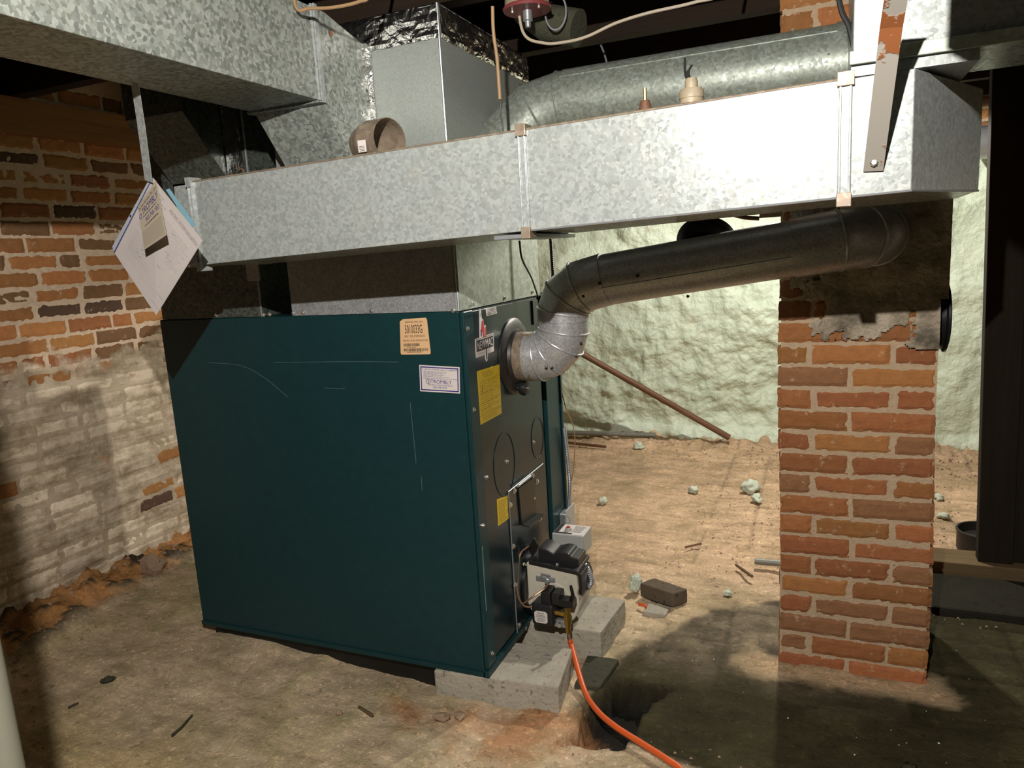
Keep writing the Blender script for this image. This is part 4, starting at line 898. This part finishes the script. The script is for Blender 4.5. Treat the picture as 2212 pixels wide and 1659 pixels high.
# ================================================================ CEILING FITTINGS
c=at(1139,22,'y',.10)
v=empty('ceiling_fixture',c,'round red and white ceiling fixture with a metal stem, hanging near the top centre','ceiling fixture')
m=MB(); m.lathe(c,(0,0,1),[(.001,-.002),(.063,-.002),(.066,.004),(.062,.008),(.001,.008)],40); m.build('red_disc',REDP,v,smooth=True)
m=MB(); m.lathe(c+Vector((0,0,.009)),(0,0,1),[(.060,0),(.056,.05),(.05,.06),(.001,.06)],40); m.build('white_cup',PORC,v,smooth=True)
m=MB(); m.lathe(c,(0,0,-1),[(.013,0),(.013,.026),(.008,.028),(.007,.042),(.0001,.044)],20); m.build('stem',STEEL,v,smooth=True)
for dx in (-.035,.04):
    m=MB(); m.lathe(c+Vector((dx,-.02,-.002)),(0,0,-1),[(.004,0),(.004,.004),(.0001,.004)],8); m.build('screw',BOLT,v)
a=at(1205,45,'y',.25)
m=MB(); m.tube([a+Vector((-.10,.02,.06)),a+Vector((-.03,.01,.0)),a+Vector((.06,0,-.03))],.050,20); v=empty('pipe_boot',a,'dark rounded pipe boot behind the red and white ceiling fixture','pipe fitting'); m.build('boot_shell',DKST,v,smooth=True)
m=MB(); m.loop([a+Vector((.02,-.075+.0*math.cos(t),0))+Vector((.0+.03*math.sin(t),.0,.045*math.cos(t))) for t in [k*PI/14 for k in range(28)]],.003,6); m.build('wire_hoop',STEEL,v)
def cable(px,y,r,mat,lab,nm='cable'):
    m=MB(); ys=y if isinstance(y,(list,tuple)) else [y]*len(px); P=[at(a,b,'y',q) for (a,b),q in zip(px,ys)]
    if nm=='cable': P=([Vector((P[0].x-.02,P[0].y+.02,2.08))]+P) if P[0].z<2.06 else P; P=P+[Vector((P[-1].x+.03,P[-1].y+.02,2.08))] if 'sag' in lab or 'stapled' in lab else P
    m.tube(spline(P,8),r,8); return tag(m.build(nm,mat,smooth=True),lab,'cable')
cable([(1130,70),(1175,93),(1225,90),(1270,78),(1330,50),(1400,28),(1500,5),(1560,-20)],.12,.004,CABLEW,'pale cable sagging under the joists right of the ceiling fixture')
cable([(640,16),(670,18),(720,16),(775,4),(800,-15)],-.30,.004,CABLE,'tan cable stapled along the joist above the trunk duct')
cable([(1064,14),(1066,70),(1074,130),(1080,215)],-.14,.0042,CABLE,'straight tan wire hanging in front of the tall plenum','hanging_wire')
cable([(1080,215),(1084,260),(1091,305)],[-.14,-.14,-.14],.002,CABLEB,'fine black wire below the tan one','hanging_wire')
cable([(1810,-20),(1835,60),(1848,125)],-.25,.005,CABLEB,'black cord dropping to the right end of the round pipe')
cable([(1843,-20),(1842,60),(1848,130)],-.26,.003,CABLEB,'thin black cord against the left edge of the upper duct')
cable([(1122,520),(1128,560),(1148,600),(1162,640)],[.0-.01,.0,.3,.45],.0028,CABLEB,'thin black wire curving down over the plenum to the furnace top','thermostat_wire')
v=flex([at(1186,470,'y',.55),at(1192,560,'y',.55),at(1194,600,'y',.55),at(1190,650,'y',.55)],.006,None,SOOT,'metal_cable'); tag(v,'dark armoured cable dropping behind the flue elbow','cable')
m=MB(); m.tube(spline([at(1575,462,'y',.05),at(1610,470,'y',.05),at(1640,472,'y',.05)],5),.005,8); cc=empty('copper_stub',at(1600,468,'y',.05),'short reddish tube with a pale clamp under the long duct','pipe'); m.build('tube',RUST,cc,smooth=True)
m=MB(); q=at(1660,466,'y',.05); m.box(q.x-.02,q.x+.03,.04,.06,q.z-.004,q.z+.006); m.build('clamp',PORC,cc)
m=MB(); q=at(1300,105,'y',.30); m.tube(spline([at(1298,98,'y',.37),at(1305,115,'y',.36),at(1312,140,'y',.35)],4),.003,6); tag(m.build('bent_nail',STEEL),'bent nail sticking up behind the round pipe','nail')
# ================================================================ LIGHT
def lamp(name,loc,pw,rad,col,spot=None,aim=None,blend=.5):
    l=bpy.data.lights.new(name,'SPOT' if spot else 'POINT'); l.energy=pw; l.shadow_soft_size=rad; l.color=col
    if spot: l.spot_size=math.radians(spot); l.spot_blend=blend
    o=bpy.data.objects.new(name,l); COL.objects.link(o); o.location=loc
    if aim: o.rotation_euler=(Vector(aim)-Vector(loc)).to_track_quat('-Z','Y').to_euler()
    return o
lamp('work_lamp',(.83,-1.82,1.895),200,.009,(1,.94,.875))
lamp('back_room_lamp',(.80,1.88,1.95),148,.03,(1,.94,.84),170,(.80,2.08,.95),.08)
w=bpy.data.worlds.new('dark'); scn.world=w; w.use_nodes=True; w.node_tree.nodes['Background'].inputs[0].default_value=(.5,.55,.8,1); w.node_tree.nodes['Background'].inputs[1].default_value=.004
vs=scn.view_settings; scn.display_settings.display_device='sRGB'; vs.view_transform='Standard'; vs.look='None'; vs.gamma=1; vs.use_curve_mapping=False; vs.exposure=0.0
